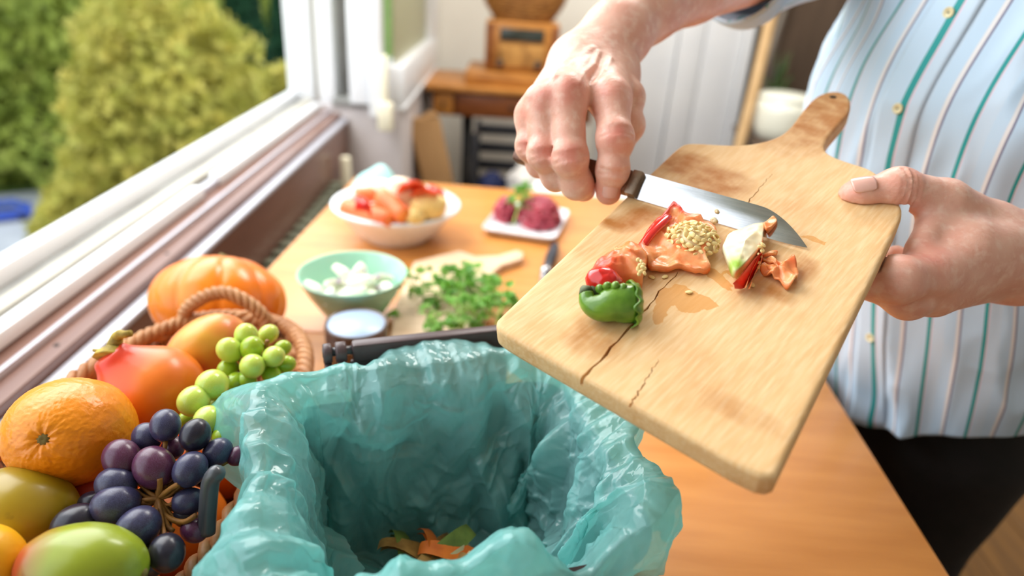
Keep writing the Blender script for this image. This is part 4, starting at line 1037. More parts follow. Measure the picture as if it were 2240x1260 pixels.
ro = ro + 0.004 * vnoise(np.stack([arc * 38, arc * 0, arc * 0 + 6], 1), 10) + 0.002 * vnoise(np.stack([arc * 95, arc * 0, arc * 0 + 6], 1), 12)
A2 = arc[:, None]
u = np.linspace(0, 1, NSS)[None, :]
Li = 0.205
UO = 0.30                                              # share of the rows on the outer side
so = np.clip(1 - u / UO, 0, 1) * Lo[:, None]           # outer length from the rim
si = np.clip((u - UO) / (1 - UO), 0, 1) * Li           # inner length from the rim
ang = phi[:, None] - 5.0 * so
oo = ro[:, None] + 0.005 * (so > 0) + so * np.cos(ang)
zo = zr[:, None] + so * np.sin(ang)
ri = 0.007
th = np.clip(si / ri, 0, math.pi / 2)
oi = ro[:, None] * np.exp(-(si / 0.016)) - ri * (1 - np.cos(th)) - 0.0026 - 0.10 * np.clip(si - ri, 0, 0.15)
zi = zr[:, None] + 0.0 - np.clip(si - 0.0, 0, 0.158) - 0.0 * th
# below the wall the liner runs in over the bottom
fl_ = np.clip(si - 0.158, 0, 1) / (Li - 0.158)
O = np.where(so > 0, oo, oi); Z = np.where(so > 0, zo, zi)
outer = so > 0
S_ = np.where(outer, -so, si)
AA = np.broadcast_to(A2, S_.shape)
def per(fn):
    """make a function of (arc, s) periodic in arc"""
    wgt = np.clip((AA - (tot - 0.06)) / 0.06, 0, 1)
    return fn(AA, S_) * (1 - wgt) + fn(AA - tot, S_) * wgt
def tri(x): return 2 * np.abs(x - np.floor(x) - 0.5)
def folds(a, s):
    wv = 0.012 * vnoise(np.stack([(a * 14).ravel(), (s * 9).ravel(), 0 * a.ravel()], 1), 11).reshape(a.shape)
    x = a + wv
    f = 0.55 * tri((x + 0.35 * s) / 0.061 + 0.2) + 0.35 * tri((x - 0.75 * s) / 0.037 + 0.6) + 0.25 * tri((x + 0.1 * s) / 0.024)
    return f / 1.15
def crump(a, s):
    w1 = 0.010 * vnoise(np.stack([(a * 40).ravel(), (s * 30).ravel(), 0 * a.ravel() + 7], 1), 13).reshape(a.shape)
    w2 = 0.010 * vnoise(np.stack([(a * 40).ravel(), (s * 30).ravel(), 0 * a.ravel() + 19], 1), 17).reshape(a.shape)
    p = a + w1; q = s + w2
    c1 = cellf1((p + 0.5 * q) / 0.050, (q - 0.3 * p) / 0.085, 21)
    c2 = cellf1((p - 0.6 * q) / 0.026, (q + 0.6 * p) / 0.044, 22)
    c3 = cellf1((p + 0.9 * q) / 0.013, (q - 0.9 * p) / 0.020, 23)
    c4 = cellf1((p - 0.2 * q) / 0.0065, (q + 0.2 * p) / 0.010, 24)
    return c1, c2, c3, c4
FO = per(folds)
C = [per(lambda a, s, k=k: crump(a, s)[k]) for k in range(4)]
# straight sharp creases of thin film: tents along random segments
rgc = np.random.default_rng(77)
def creases(n, lmin, lmax, wmin, wmax, amin, amax, steep):
    T = np.zeros(S_.shape, np.float32)
    for _ in range(n):
        ca = rgc.random() * tot; cs0 = rgc.random() * 0.27 - 0.09
        th_ = (rgc.normal() * steep + (math.pi / 2)); ln = lmin + (lmax - lmin) * rgc.random(); wd0 = wmin + (wmax - wmin) * rgc.random()
        am = (amin + (amax - amin) * rgc.random()) * (1 if rgc.random() < 0.6 else -1)
        c_, s_ = math.cos(th_), math.sin(th_); bend = rgc.normal() * 3
        m = np.abs(AA[:, 0] - ca); m = np.minimum(m, tot - m) < ln + wd0; ii = np.nonzero(m)[0]
        da = AA[ii] - ca; da = da - tot * np.round(da / tot); ds = S_[ii] - cs0
        x = da * c_ + ds * s_; y = -da * s_ + ds * c_ - bend * x * x
        wl = wd0 * (0.35 + 0.65 * np.clip((x + ln / 2) / ln, 0, 1))
        T[ii] += am * np.clip(1 - np.abs(y) / wl, 0, None) * np.clip(1 - (2 * x / ln) ** 2, 0, None)
    return T
CR = creases(70, 0.07, 0.20, 0.010, 0.024, 0.004, 0.011, 0.55) + creases(22, 0.16, 0.34, 0.018, 0.040, 0.010, 0.020, 0.30)
CR2 = creases(520, 0.02, 0.08, 0.0030, 0.010, 0.0014, 0.0046, 0.9)
CR3 = creases(1300, 0.008, 0.03, 0.0016, 0.0040, 0.0007, 0.0018, 1.2)
rampi = 1 - np.exp(-np.clip(S_, 0, 1) / 0.030)
rampo = 1 - np.exp(-np.clip(-S_, 0, 1) / 0.022)
ri_ = 0.3 + 0.7 * rampi; rv_ = 0.35 + 0.65 * rampo
calm = (1 - 0.45 * bumpf(0.62, 0.07))[:, None]
din = rampi * (0.012 * FO + 0.008 * C[0] + 0.004) + ri_ * (0.8 * CR + calm * (CR2 + CR3)) + 0.0004 * C[3]
din = np.maximum(din, 0.0003 + 0.0006 * C[2])
dou = rampo * (1 - 0.6 * bumpf(aFR + 0.02, 0.06))[:, None] * (0.010 * FO + 0.004 * C[0]) + rv_ * (0.55 * CR + 0.6 * CR2 + 0.5 * CR3) + 0.0003 * C[3]
O = O + np.where(outer, dou, -din)
Z = Z + np.where(outer, -0.3 * dou, 0.0) + (0.0025 * (C[1] - 0.5) + 0.5 * CR2 + 0.25 * CR) * (1 - rampi) * (1 - rampo)
XY = P0[:, None, :] + N0[:, None, :] * O[..., None]
shr = 1 - 0.93 * fl_ ** 0.9
XY = XY * np.where(outer, 1, shr)[..., None]
Z = Z - np.where(outer, 0, fl_) * 0.006 + np.where(outer, 0, 0.008 * fl_ * C[1])
W = bin_w(XY, Z); W[..., 2] = np.maximum(W[..., 2], TZ + 0.012)
m_bag = bpy.data.materials.new('teal_bag_film'); m_bag.use_nodes = True
nt = m_bag.node_tree; Nn_ = nt.nodes; Kk = nt.links; pb = Nn_['Principled BSDF']
tcn = Nn_.new('ShaderNodeTexCoord'); nz = Nn_.new('ShaderNodeTexNoise'); nz.inputs['Scale'].default_value = 30
Kk.new(tcn.outputs['Object'], nz.inputs['Vector'])
mxc = Nn_.new('ShaderNodeMix'); mxc.data_type = 'RGBA'; mxc.inputs[6].default_value = L((146, 210, 212)); mxc.inputs[7].default_value = L((174, 228, 224))
Kk.new(nz.outputs['Fac'], mxc.inputs[0]); Kk.new(mxc.outputs[2], pb.inputs['Base Color'])
pb.inputs['Roughness'].default_value = 0.09; pb.inputs['Specular IOR Level'].default_value = 1.0
vb = Nn_.new('ShaderNodeTexVoronoi'); vb.inputs['Scale'].default_value = 85; vb.feature = 'F1'
nb2 = Nn_.new('ShaderNodeTexNoise'); nb2.inputs['Scale'].default_value = 60
mxv = Nn_.new('ShaderNodeVectorMath'); mxv.operation = 'MULTIPLY_ADD'; mxv.inputs[1].default_value = (0.02, 0.02, 0.02)
Kk.new(tcn.outputs['Object'], nb2.inputs['Vector']); Kk.new(nb2.outputs['Color'], mxv.inputs[0]); Kk.new(tcn.outputs['Object'], mxv.inputs[2]); Kk.new(mxv.outputs[0], vb.inputs['Vector'])
bmp = Nn_.new('ShaderNodeBump'); bmp.inputs['Strength'].default_value = 0.45; bmp.inputs['Distance'].default_value = 0.003
Kk.new(vb.outputs['Distance'], bmp.inputs['Height']); Kk.new(bmp.outputs['Normal'], pb.inputs['Normal'])
tlb = Nn_.new('ShaderNodeBsdfTranslucent'); tlb.inputs['Color'].default_value = L((178, 238, 234))
tpb = Nn_.new('ShaderNodeBsdfTransparent'); tpb.inputs['Color'].default_value = L((190, 236, 232))
m1 = Nn_.new('ShaderNodeMixShader'); m1.inputs[0].default_value = 0.50; m2 = Nn_.new('ShaderNodeMixShader'); m2.inputs[0].default_value = 0.22
Kk.new(pb.outputs[0], m1.inputs[1]); Kk.new(tlb.outputs[0], m1.inputs[2]); Kk.new(m1.outputs[0], m2.inputs[1]); Kk.new(tpb.outputs[0], m2.inputs[2])
Kk.new(m2.outputs[0], Nn_['Material Output'].inputs['Surface'])
MATS['bag'] = m_bag
W[-1] = W[0]
MB().grid(W).build('bin_liner', m_bag, loc=BC, label='crumpled translucent teal liner bag draped over the bin rim', cat='bag', merge=True)
# scraps on the bottom of the liner
m_scr = [mat('onion_skin_scrap', (196, 150, 84), (150, 104, 52), rough=0.4, scale=60, transl=0.2), mat('carrot_peel_scrap', (226, 120, 40), (200, 96, 30), rough=0.5, scale=60), mat('green_peel_scrap', (120, 136, 60), (86, 104, 44), rough=0.5, scale=60), mat('pale_scrap', (226, 212, 170), (206, 188, 140), rough=0.5, scale=60)]
scl = [('brown onion skin', 0), ('orange carrot peel', 1), ('green peel', 2), ('pale peel', 3)]
spots = [(905, 1235, 'left'), (935, 1252, 'front'), (965, 1225, 'back'), (985, 1250, 'right'), (945, 1222, 'upper'), (1000, 1232, 'far right'), (880, 1250, 'far left'), (960, 1262, 'nearest'), (1010, 1258, 'lower right'), (925, 1268, 'lowest')]
for i, (px, py, wh) in enumerate(spots):
    c = atz(px, py, 0.050 + 0.004 * (i % 3)); nm, mi = scl[i % 4]; M = eul(0.6 * math.sin(i * 2), 0.6 * math.cos(i * 3), i * 1.9)
    P = np.zeros((13, 5, 3)); Q = P.copy()
    for a in range(13):
        for d in range(5):
            tt = (a / 12 - 0.5); ww = (d / 4 - 0.5); v = Vector((0.034 * math.sin(tt * 3.4), 0.017 * ww * (1.1 - abs(tt)), 0.016 * math.cos(tt * 3.4) + 0.006 * ww * math.sin(6 * tt)))
            P[a, d] = M @ v + c; Q[a, d] = M @ (v * 0.9 + Vector((0, 0, -0.001))) + c
    mb = MB().grid(P); mb.grid(Q[:, ::-1])
    mb.build('food_scrap', m_scr[mi], loc=c, label='%s scrap at the %s of the heap in the liner' % (nm, wh), cat='scrap', group='food scraps in the liner')
lump('potato_peelings', 'brown clump of peelings under the scraps in the liner', 'scrap', BC + Vector((0.0, -0.005, 0.030)), (0.06, 0.05, 0.017), m_scr[0], (0, 0, 0.3), 14, 0.25, 'food scraps in the liner', 4.0)
# ================================================================== the held chopping board
def fit_board(width):
    px = [(1082, 705), (1690, 1065), (1978, 468), (1495, 315)]
    r = [np.array(ray(*p)) for p in px]
    Mx = np.stack([r[0], -r[1], r[2], -r[3]], 1); k = np.linalg.svd(Mx)[2][-1]; k = k * np.sign(k[0])
    Pn = [a * b for a, b in zip(r, k)]; sc = width / np.linalg.norm(Pn[0] - Pn[1])
    return [CAM + Vector(p * sc) for p in Pn]
QA, QB, QC, QD = fit_board(0.19)
B1 = (QB - QA).normalized(); BNn = B1.cross(QD - QA).normalized()   # B1 to the right, B2 to the handle, BN up
B2 = BNn.cross(B1).normalized()
def bray(px, py, h=0.0):
    """point on the board's upper face (h above it)"""
    o = QB + BNn * h; r = ray(px, py); return CAM + r * ((o - CAM).dot(BNn) / r.dot(BNn))
def buv(p): v = p - QB; return v.dot(B1), v.dot(B2)
def bp(x, y, h=0.0): return QB + B1 * x + B2 * y + BNn * h
m_board = mat('beech_board', (236, 198, 146), (224, 176, 120), rough=0.62, scale=40, stretch=(3, 0.35, 3), detail=8, c3=(208, 146, 84), s3=15, t3=(0.5, 0.95), lo=0.2, hi=0.8, spec=0.3, bump=0.35, bscale=90, bdist=0.0008)
nt = m_board.node_tree
# fine pale wear and orange-brown soaked patches with their own shapes
def board_marks():
    N = nt.nodes; K = nt.links; p = N['Principled BSDF']; src = p.inputs['Base Color'].links[0].from_socket
    tc = [n for n in N if n.type == 'TEX_COORD'][0]
    n1 = N.new('ShaderNodeTexNoise'); n1.inputs['Scale'].default_value = 420; n1.inputs['Detail'].default_value = 2
    mp = N.new('ShaderNodeMapping'); mp.inputs['Scale'].default_value = (1.0, 0.10, 1.0)
    K.new(tc.outputs['Object'], mp.inputs['Vector']); K.new(mp.outputs[0], n1.inputs['Vector'])
    r1 = N.new('ShaderNodeMapRange'); r1.inputs[1].default_value = 0.42; r1.inputs[2].default_value = 0.7; r1.inputs[4].default_value = 0.38
    K.new(n1.outputs['Fac'], r1.inputs[0])
    x1 = N.new('ShaderNodeMix'); x1.data_type = 'RGBA'; K.new(r1.outputs[0], x1.inputs[0]); K.new(src, x1.inputs[6]); x1.inputs[7].default_value = L((246, 220, 178))
    a = N.new('ShaderNodeAttribute'); a.attribute_name = 'wet'
    n2 = N.new('ShaderNodeTexNoise'); n2.inputs['Scale'].default_value = 110; n2.inputs['Detail'].default_value = 3
    K.new(tc.outputs['Object'], n2.inputs['Vector'])
    ad = N.new('ShaderNodeMath'); ad.operation = 'ADD'; K.new(a.outputs['Fac'], ad.inputs[0]); K.new(n2.outputs['Fac'], ad.inputs[1])
    r2 = N.new('ShaderNodeMapRange'); r2.inputs[1].default_value = 0.98; r2.inputs[2].default_value = 1.03; r2.inputs[4].default_value = 0.8
    K.new(ad.outputs[0], r2.inputs[0])
    x2 = N.new('ShaderNodeMix'); x2.data_type = 'RGBA'; K.new(r2.outputs[0], x2.inputs[0]); K.new(x1.outputs[2], x2.inputs[6]); x2.inputs[7].default_value = L((216, 150, 72))
    a3 = N.new('ShaderNodeAttribute'); a3.attribute_name = 'stain'
    n3 = N.new('ShaderNodeTexNoise'); n3.inputs['Scale'].default_value = 60; n3.inputs['Detail'].default_value = 5
    K.new(tc.outputs['Object'], n3.inputs['Vector'])
    m3 = N.new('ShaderNodeMath'); m3.operation = 'MULTIPLY'; K.new(a3.outputs['Fac'], m3.inputs[0]); K.new(n3.outputs['Fac'], m3.inputs[1])
    r3 = N.new('ShaderNodeMapRange'); r3.inputs[1].default_value = 0.1; r3.inputs[2].default_value = 0.6; r3.inputs[4].default_value = 0.9
    K.new(m3.outputs[0], r3.inputs[0])
    x3 = N.new('ShaderNodeMix'); x3.data_type = 'RGBA'; K.new(r3.outputs[0], x3.inputs[0]); K.new(x2.outputs[2], x3.inputs[6]); x3.inputs[7].default_value = L((176, 106, 38))
    K.new(x3.outputs[2], p.inputs['Base Color'])
board_marks()
out_px = [(1690, 1063), (1720, 1000), (1978, 468), (1968, 440), (1935, 392), (1905, 368), (1850, 352), (1815, 338), (1803, 322), (1812, 300), (1846, 262), (1862, 240), (1862, 215), (1846, 201), (1818, 198), (1785, 208), (1758, 238), (1730, 278), (1700, 300), (1650, 314), (1600, 317), (1540, 313), (1500, 312), (1482, 322), (1095, 690), (1083, 703), (1090, 722)]
ouv = [buv(bray(x, y)) for x, y in out_px]
# round the near corners a little and resample
def chaikin(p, it=2):
    for _ in range(it):
        q = []
        for i in range(len(p)):
            a, b = np.array(p[i]), np.array(p[(i + 1) % len(p)])
            d = np.linalg.norm(b - a); k = min(0.25, 0.010 / max(d, 1e-6))
            q += [tuple(a + (b - a) * k), tuple(b - (b - a) * k)]
        p = q
    return p
ouv = chaikin(ouv, 2)
TH = 0.0165
bo = thing('chopping_board', 'large worn wooden chopping board with a handle held over the bin', 'cutting board', bp(0.1, 0.15, -TH))
bm = bmesh.new()
FRM = frame(B1, None, BNn)
vt = [bm.verts.new((x, y, 0)) for x, y in ouv]
f = bm.faces.new(vt); f.normal_update()
if f.normal.z < 0: f.normal_flip()
ex = bmesh.ops.extrude_face_region(bm, geom=[f]); vv = [v for v in ex['geom'] if isinstance(v, bmesh.types.BMVert)]
for v in vv: v.co.z -= TH
bmesh.ops.recalc_face_normals(bm, faces=bm.faces)
es = [e for e in bm.edges if len(e.link_faces) == 2 and (abs(e.verts[0].co.z - e.verts[1].co.z) < 1e-6) and e.calc_face_angle(0) > 0.8]
bmesh.ops.bevel(bm, geom=es, offset=0.0035, segments=3, affect='EDGES', profile=0.55)
meb = bpy.data.meshes.new('board_tmp'); bm.to_mesh(meb); bm.free()
tmp = bpy.data.objects.new('board_tmp', meb); COL.objects.link(tmp)
def crackpts(pxs, w0):
    return [np.array(buv(bray(x, y))) for x, y in pxs], w0
cracks = [crackpts([(1262, 842), (1274, 826), (1330, 770), (1380, 712), (1420, 668), (1450, 630), (1485, 596)], 0.0011),
          crackpts([(1378, 885), (1396, 860), (1420, 820), (1442, 786)], 0.0006),
          crackpts([(1612, 470), (1640, 438), (1670, 402), (1690, 380)], 0.0005)]
cm = bmesh.new()
for pts, w0 in cracks:
    fine = spline([(p[0], p[1], 0) for p in pts], 26); Lr = []; Rr = []
    for i, p in enumerate(fine):
        t = fine[min(25, i + 1)] - fine[max(0, i - 1)]; t = t / (np.linalg.norm(t) + 1e-9); nrm = np.array((-t[1], t[0], 0))
        jig = 0.0005 * math.sin(i * 2.3) + 0.0004 * math.sin(i * 5.1); wdt = w0 * (1 - 0.75 * (i / 25)) * (1 + 0.3 * math.sin(i * 1.7))
        Lr.append(p + nrm * (jig + wdt)); Rr.append(p + nrm * (jig - wdt))
    ring = Lr + Rr[::-1]
    top = [cm.verts.new((q[0], q[1], 0.002)) for q in ring]; bot = [cm.verts.new((q[0], q[1], -0.0065 if w0 > 0.001 else -0.0025)) for q in ring]
    n = len(ring); m_ = n // 2
    for i in range(m_ - 1):
        cm.faces.new((top[i], top[i + 1], top[n - 2 - i], top[n - 1 - i])); cm.faces.new((bot[n - 1 - i], bot[n - 2 - i], bot[i + 1], bot[i]))
    for i in range(n): cm.faces.new((top[i], bot[i], bot[(i + 1) % n], top[(i + 1) % n]))
bmesh.ops.recalc_face_normals(cm, faces=cm.faces)
mec = bpy.data.meshes.new('crack_tmp'); cm.to_mesh(mec); cm.free()
cut = bpy.data.objects.new('crack_tmp', mec); COL.objects.link(cut)
md = tmp.modifiers.new('cut', 'BOOLEAN'); md.operation = 'DIFFERENCE'; md.object = cut; md.solver = 'EXACT'
dg_ = bpy.context.evaluated_depsgraph_get(); mef = bpy.data.meshes.new_from_object(tmp.evaluated_get(dg_))
bpy.data.objects.remove(tmp); bpy.data.objects.remove(cut)
bm = bmesh.new(); bm.from_mesh(mef)
# grid the upper face so that the marks have points to sit on
bmesh.ops.triangulate(bm, faces=[f for f in bm.faces if len(f.verts) > 4])
for x in np.arange(-0.32, 0.10, 0.006):
    bmesh.ops.bisect_plane(bm, geom=list(bm.verts) + list(bm.edges) + list(bm.faces), plane_co=(x, 0, 0), plane_no=(1, 0, 0))
for y in np.arange(-0.04, 0.56, 0.006):
    bmesh.ops.bisect_plane(bm, geom=list(bm.verts) + list(bm.edges) + list(bm.faces), plane_co=(0, y, 0), plane_no=(0, 1, 0))
bmesh.ops.remove_doubles(bm, verts=bm.verts, dist=1e-5)
bm.to_mesh(mef); bm.free()
V = np.zeros(len(mef.vertices) * 3); mef.vertices.foreach_get('co', V); V = V.reshape(-1, 3)
def blot(px, py, sx, sy, rot=0.0):
    c = np.array(buv(bray(px, py))); d = V[:, :2] - c; cr, sr = math.cos(rot), math.sin(rot)
    a = (d[:, 0] * cr + d[:, 1] * sr) / sx; b_ = (-d[:, 0] * sr + d[:, 1] * cr) / sy
    return np.clip(1.15 - (a * a + b_ * b_) * 0.65, 0, 1)
wet = np.maximum.reduce([blot(1535, 662, 0.011, 0.0075, 0.3), blot(1490, 640, 0.010, 0.008), blot(1455, 655, 0.006, 0.012, 0.5), blot(1570, 608, 0.016, 0.005, -0.4), blot(1440, 690, 0.004, 0.010, 0.3), blot(1610, 600, 0.008, 0.004), blot(1780, 522, 0.010, 0.0025), blot(1720, 508, 0.006, 0.003), blot(1690, 700, 0.003, 0.003), blot(1500, 668, 0.012, 0.006)])
stain = np.maximum.reduce([blot(1385, 480, 0.014, 0.02), blot(1500, 360, 0.03, 0.022), blot(1560, 400, 0.03, 0.03), blot(1800, 250, 0.05, 0.09) * 0.9, blot(1745, 590, 0.012, 0.018), blot(1690, 640, 0.016, 0.010) * 0.8, blot(1300, 735, 0.02, 0.02) * 0.7, blot(1340, 490, 0.016, 0.008), blot(1620, 900, 0.03, 0.01) * 0.5, blot(1420, 470, 0.02, 0.012)])
top = V[:, 2] > -0.003
for nm_, arr in (('wet', wet * top), ('stain', stain * (0.5 + 0.5 * top))):
    t = mef.attributes.new(nm_, 'FLOAT', 'POINT'); t.data.foreach_set('value', arr.astype(np.float32))
mef.materials.clear(); mef.materials.append(m_board)
mef.polygons.foreach_set('use_smooth', [True] * len(mef.polygons)); mef.set_sharp_from_angle(angle=math.radians(35)); mef.update()
ob = bpy.data.objects.new('board', mef); COL.objects.link(ob); ob.parent = bo
mw = Matrix.Translation(QB) @ FRM.to_4x4()
ob.matrix_basis = Matrix.Translation(-base_of(bo)) @ mw
m_hole = mat('hanging_hole', (60, 40, 22), rough=0.8)
hc = bray(1822, 212, 0.0002)
MB().lathe([(0.0035, 0), (0.003, 0.0003), (0, 0.0002)], hc, 12, FRM).build('hanging_hole', m_hole, bo)

# ================================================================== chopping knife
e0 = bray(1388, 434, 0.0012); e1 = bray(1764, 546, 0.0012)
kd = (e1 - e0); KL = kd.length; kd.normalize()
lean = (BNn * 0.72 + B2 * 0.10 + (CAM - e0).normalized() * -0.35); lean = (lean - kd * lean.dot(kd)).normalized()
# blade height direction picked so that the spine shows where the photograph has it
sp_t = at(1400, 378, (ROT.transposed() @ (e0 - CAM)).z * -1.0 + 0.004)
lean = (sp_t - e0); lean = (lean - kd * lean.dot(kd)); BHt = lean.length; lean.normalize()
kth = kd.cross(lean).normalized()
kf = thing('kitchen_knife', 'steel kitchen knife with a brown wooden handle scraping the board', 'knife', e0)
ne, nh = 40, 9
def edge_h(s):  # (lower, upper) height of the blade outline at s
    up = BHt * (1.0 if s < 0.70 else 1.0 - 0.92 * ((s - 0.70) / 0.30) ** 1.7)
    lo_ = 0.0 + 0.0 * s + (BHt * 0.07 * max(0, (s - 0.82) / 0.18) ** 2)
    return lo_, max(up, lo_ + 1e-4)
mb = MB(); vs = []
for sd_ in (1, -1):
    for i in range(ne):
        s = i / (ne - 1); a, b_ = edge_h(s)
        for j2 in range(nh):
            h = a + (b_ - a) * j2 / (nh - 1); tck = 0.0009 * min(1, (h - a) / (0.55 * BHt) + 0.03) * (1 - 0.6 * s)
            vs.append(e0 + kd * (KL * s) + lean * h + kth * (sd_ * tck))
fs = []
for k in range(2):
    o_ = k * ne * nh
    for i in range(ne - 1):
        for j2 in range(nh - 1):
            q = (o_ + i * nh + j2, o_ + i * nh + j2 + 1, o_ + (i + 1) * nh + j2 + 1, o_ + (i + 1) * nh + j2)
            fs.append(q if k == 0 else q[::-1])
o2 = ne * nh
for i in range(ne - 1):
    fs.append((i * nh + nh - 1, o2 + i * nh + nh - 1, o2 + (i + 1) * nh + nh - 1, (i + 1) * nh + nh - 1))
    fs.append((i * nh, (i + 1) * nh, o2 + (i + 1) * nh, o2 + i * nh))
fs.append(tuple(range(nh)) + tuple(o2 + j2 for j2 in range(nh - 1, -1, -1)))
m_blade = mat('knife_steel', (206, 204, 206), (190, 190, 194), rough=0.12, metal=1.0, scale=30, stretch=(1, 1, 30), bump=0.02, bscale=300)
mb.add(vs, fs).build('blade', m_blade, kf, autos=30)
m_kh = mat('walnut_handle', (122, 72, 42), (84, 46, 26), rough=0.45, scale=30, stretch=(4, 1, 4))
hm = frame(kd, None, lean); hc0 = e0 + lean * (BHt * 0.5)
KH = 0.115
MB().box(hc0 - kd * (KH / 2 + 0.006), (KH / 2, 0.0075, BHt * 0.46), hm, 0.004).build('handle', m_kh, kf, autos=40)
MB().box(hc0 - kd * 0.004, (0.0045, 0.0068, BHt * 0.49), hm, 0.0015).build('bolster', mat('dull_bolster', (150, 130, 112), (110, 92, 76), rough=0.4, metal=0.6, scale=80), kf, autos=40)
for s in (0.03, 0.06, 0.095):
    for sg in (1, -1):
        MB().lathe([(0.0032, 0), (0.003, 0.0006), (0, 0.0008)], hc0 - kd * (0.006 + s) + kth * (sg * 0.0075), 12, frame(kd, None, kth * sg)).build('rivet', m_steel, kf)

# ================================================================== pepper trimmings on the board
m_pg = mat('green_pepper_stalk', (118, 160, 48), (74, 118, 30), rough=0.3, scale=60, coat=0.3, bump=0.2, bscale=120)
m_pgd = mat('grey_dry_stalk_end', (110, 120, 88), (64, 74, 50), rough=0.7, scale=120)
m_pred = mat('scarlet_pepper_skin', (224, 36, 28), (206, 26, 22), rough=0.18, scale=30, coat=0.5)
m_pflesh = mat('orange_pepper_flesh', (252, 162, 102), (248, 130, 70), rough=0.32, scale=60, sss=0.3, sssr=0.006, bump=0.3, bscale=150, c3=(252, 186, 130), s3=70, t3=(0.5, 0.7))
m_ppale = mat('pale_pepper_pith', (250, 240, 206), (246, 222, 176), rough=0.4, scale=50, sss=0.2, sssr=0.006)
attr_mix(m_ppale, 'green', (150, 190, 40), 1.0)
attr_mix(m_pflesh, 'red', (230, 56, 30), 1.0)
m_seed = mat('pepper_seed_skin', (250, 226, 162), (244, 212, 140), rough=0.35, scale=90, sss=0.1, sssr=0.003)
seed_o = MB().ell((0, 0, 0), (0.0023, 0.0014, 0.0006), None, 12, 8, lambda D: 1 - 0.18 * np.clip(D[:, 0], 0, 1)).build('pepper_seed', m_seed)
seed_me = seed_o.data; bpy.data.objects.remove(seed_o)
def patch(pxs, hfun, thick, name, m, parent, nr=14, attr=None, afun=None, under=None, crinkle=0.0, seed=1):
    """a fleshy piece: outline given on the board, domed by hfun, closed underneath"""
    poly = np.array([buv(bray(x, y)) for x, y in pxs]); c = poly.mean(0); n = len(poly) * 4
    pl = spline([(p[0], p[1], 0) for p in np.vstack([poly, poly[:1]])], n + 1)[:n, :2]
    vs = []; fs = []; rr = []
    for k in range(nr + 1):
        t = k / nr; q = c + (pl - c) * t
        for i in range(n):
            h = hfun(q[i], t, i / n)
            if crinkle: h += crinkle * float(vnoise(np.array([[q[i][0] * 260, q[i][1] * 260, seed]]), seed)[0]) * (0.4 + 0.6 * t)
            vs.append(bp(q[i][0], q[i][1], max(h, 0.0006))); rr.append((q[i], t))
    for k in range(nr):
        for i in range(n): fs.append((k * n + i, k * n + (i + 1) % n, (k + 1) * n + (i + 1) % n, (k + 1) * n + i))
    o_ = len(vs)
    for i in range(n): v = vs[nr * n + i]; vs.append(v - BNn * min(thick, max(0.0002, (v - QB).dot(BNn) - 0.0002))); rr.append((pl[i], 1.2))
    for i in range(n): fs.append((nr * n + i, nr * n + (i + 1) % n, o_ + (i + 1) % n, o_ + i))
    vs.append(bp(c[0], c[1], 0.0003)); rr.append((c, 1.2))
    for i in range(n): fs.append((o_ + i, o_ + (i + 1) % n, len(vs) - 1))
    mb = MB(); mb.add(vs, fs)
    if attr: mb.at[attr] = np.array([afun(q, t) for q, t in rr])
    return mb.build(name, m, parent)
def seed_at(parent, p, nrm, a, lift=0.0, sc=1.0):
    o = link('pepper_seed', seed_me, parent, p - base_of(parent) + nrm * lift)
    M = frame(Vector((math.cos(a), math.sin(a), 0.1)), None, nrm); o.rotation_euler = M.to_euler(); o.scale = (sc, sc, sc)
    return o
U = lambda x, y: np.array(buv(bray(x, y)))
# 1 the core with the seed cluster
core = thing('pepper_core', 'orange pepper core with a dense cluster of cream seeds', 'pepper', bray(1480, 560))
cuv = U(1470, 545); rdir = U(1400, 560)
def core_h(q, t, i):
    d = np.linalg.norm(q - U(1512, 540)); return 0.0045 + 0.010 * math.exp(-(d / 0.018) ** 2) + 0.007 * max(0, t - 0.55) * 2 * (1 if q[0] < cuv[0] else 0.25)
patch([(1396, 560), (1420, 520), (1452, 490), (1470, 466), (1488, 478), (1500, 492), (1530, 494), (1562, 515), (1560, 545), (1540, 572), (1552, 598), (1520, 604), (1490, 596), (1460, 600), (1425, 598), (1410, 585)], core_h, 0.004, 'flesh', m_pflesh, core, 16, 'red', lambda q, t: float(np.clip((t - 0.78) * 6, 0, 1) * np.clip((cuv[0] - q[0] - 0.004) / 0.012, 0, 1)), crinkle=0.0016)
pts_r = [bray(1394, 563, 0.004), bray(1404, 540, 0.007), bray(1424, 512, 0.010), bray(1448, 488, 0.011), bray(1466, 470, 0.010)]
MB().tube([Vector(p) for p in spline(pts_r, 18)], [0.001] + [0.0034] * 16 + [0.001], 8, flat=0.6).build('skin', m_pred, core)
cs = bp(*U(1512, 541), 0.004)
ell_c = cs; er = Vector((0.0185, 0.0165, 0.0125))
MB().ell(ell_c, tuple(er * 0.94), FRM, 28, 18, lambda D: 1 + 0.05 * fbm(D * 4, 3)).build('placenta', m_ppale, core)
ga = math.pi * (3 - math.sqrt(5)); n_seed = 100
for i in range(n_seed):
    z = 1 - 0.98 * i / n_seed; r_ = math.sqrt(max(0, 1 - z * z)); a = i * ga
    d = Vector((r_ * math.cos(a), r_ * math.sin(a), z)); jit = 1 + 0.04 * math.sin(i * 7.7)
    p = ell_c + FRM @ Vector((d.x * er.x, d.y * er.y, d.z * er.z)) * jit
    nn = (FRM @ Vector((d.x / er.x, d.y / er.y, d.z / er.z))).normalized()
    tilt = (nn + (B1 * math.cos(a * 0.7) + B2 * math.sin(a * 0.7)) * 0.75).normalized()
    seed_at(core, p, tilt, a + 0.6 * math.sin(i), 0.0010, 1.30 + 0.14 * math.sin(i * 3.3))
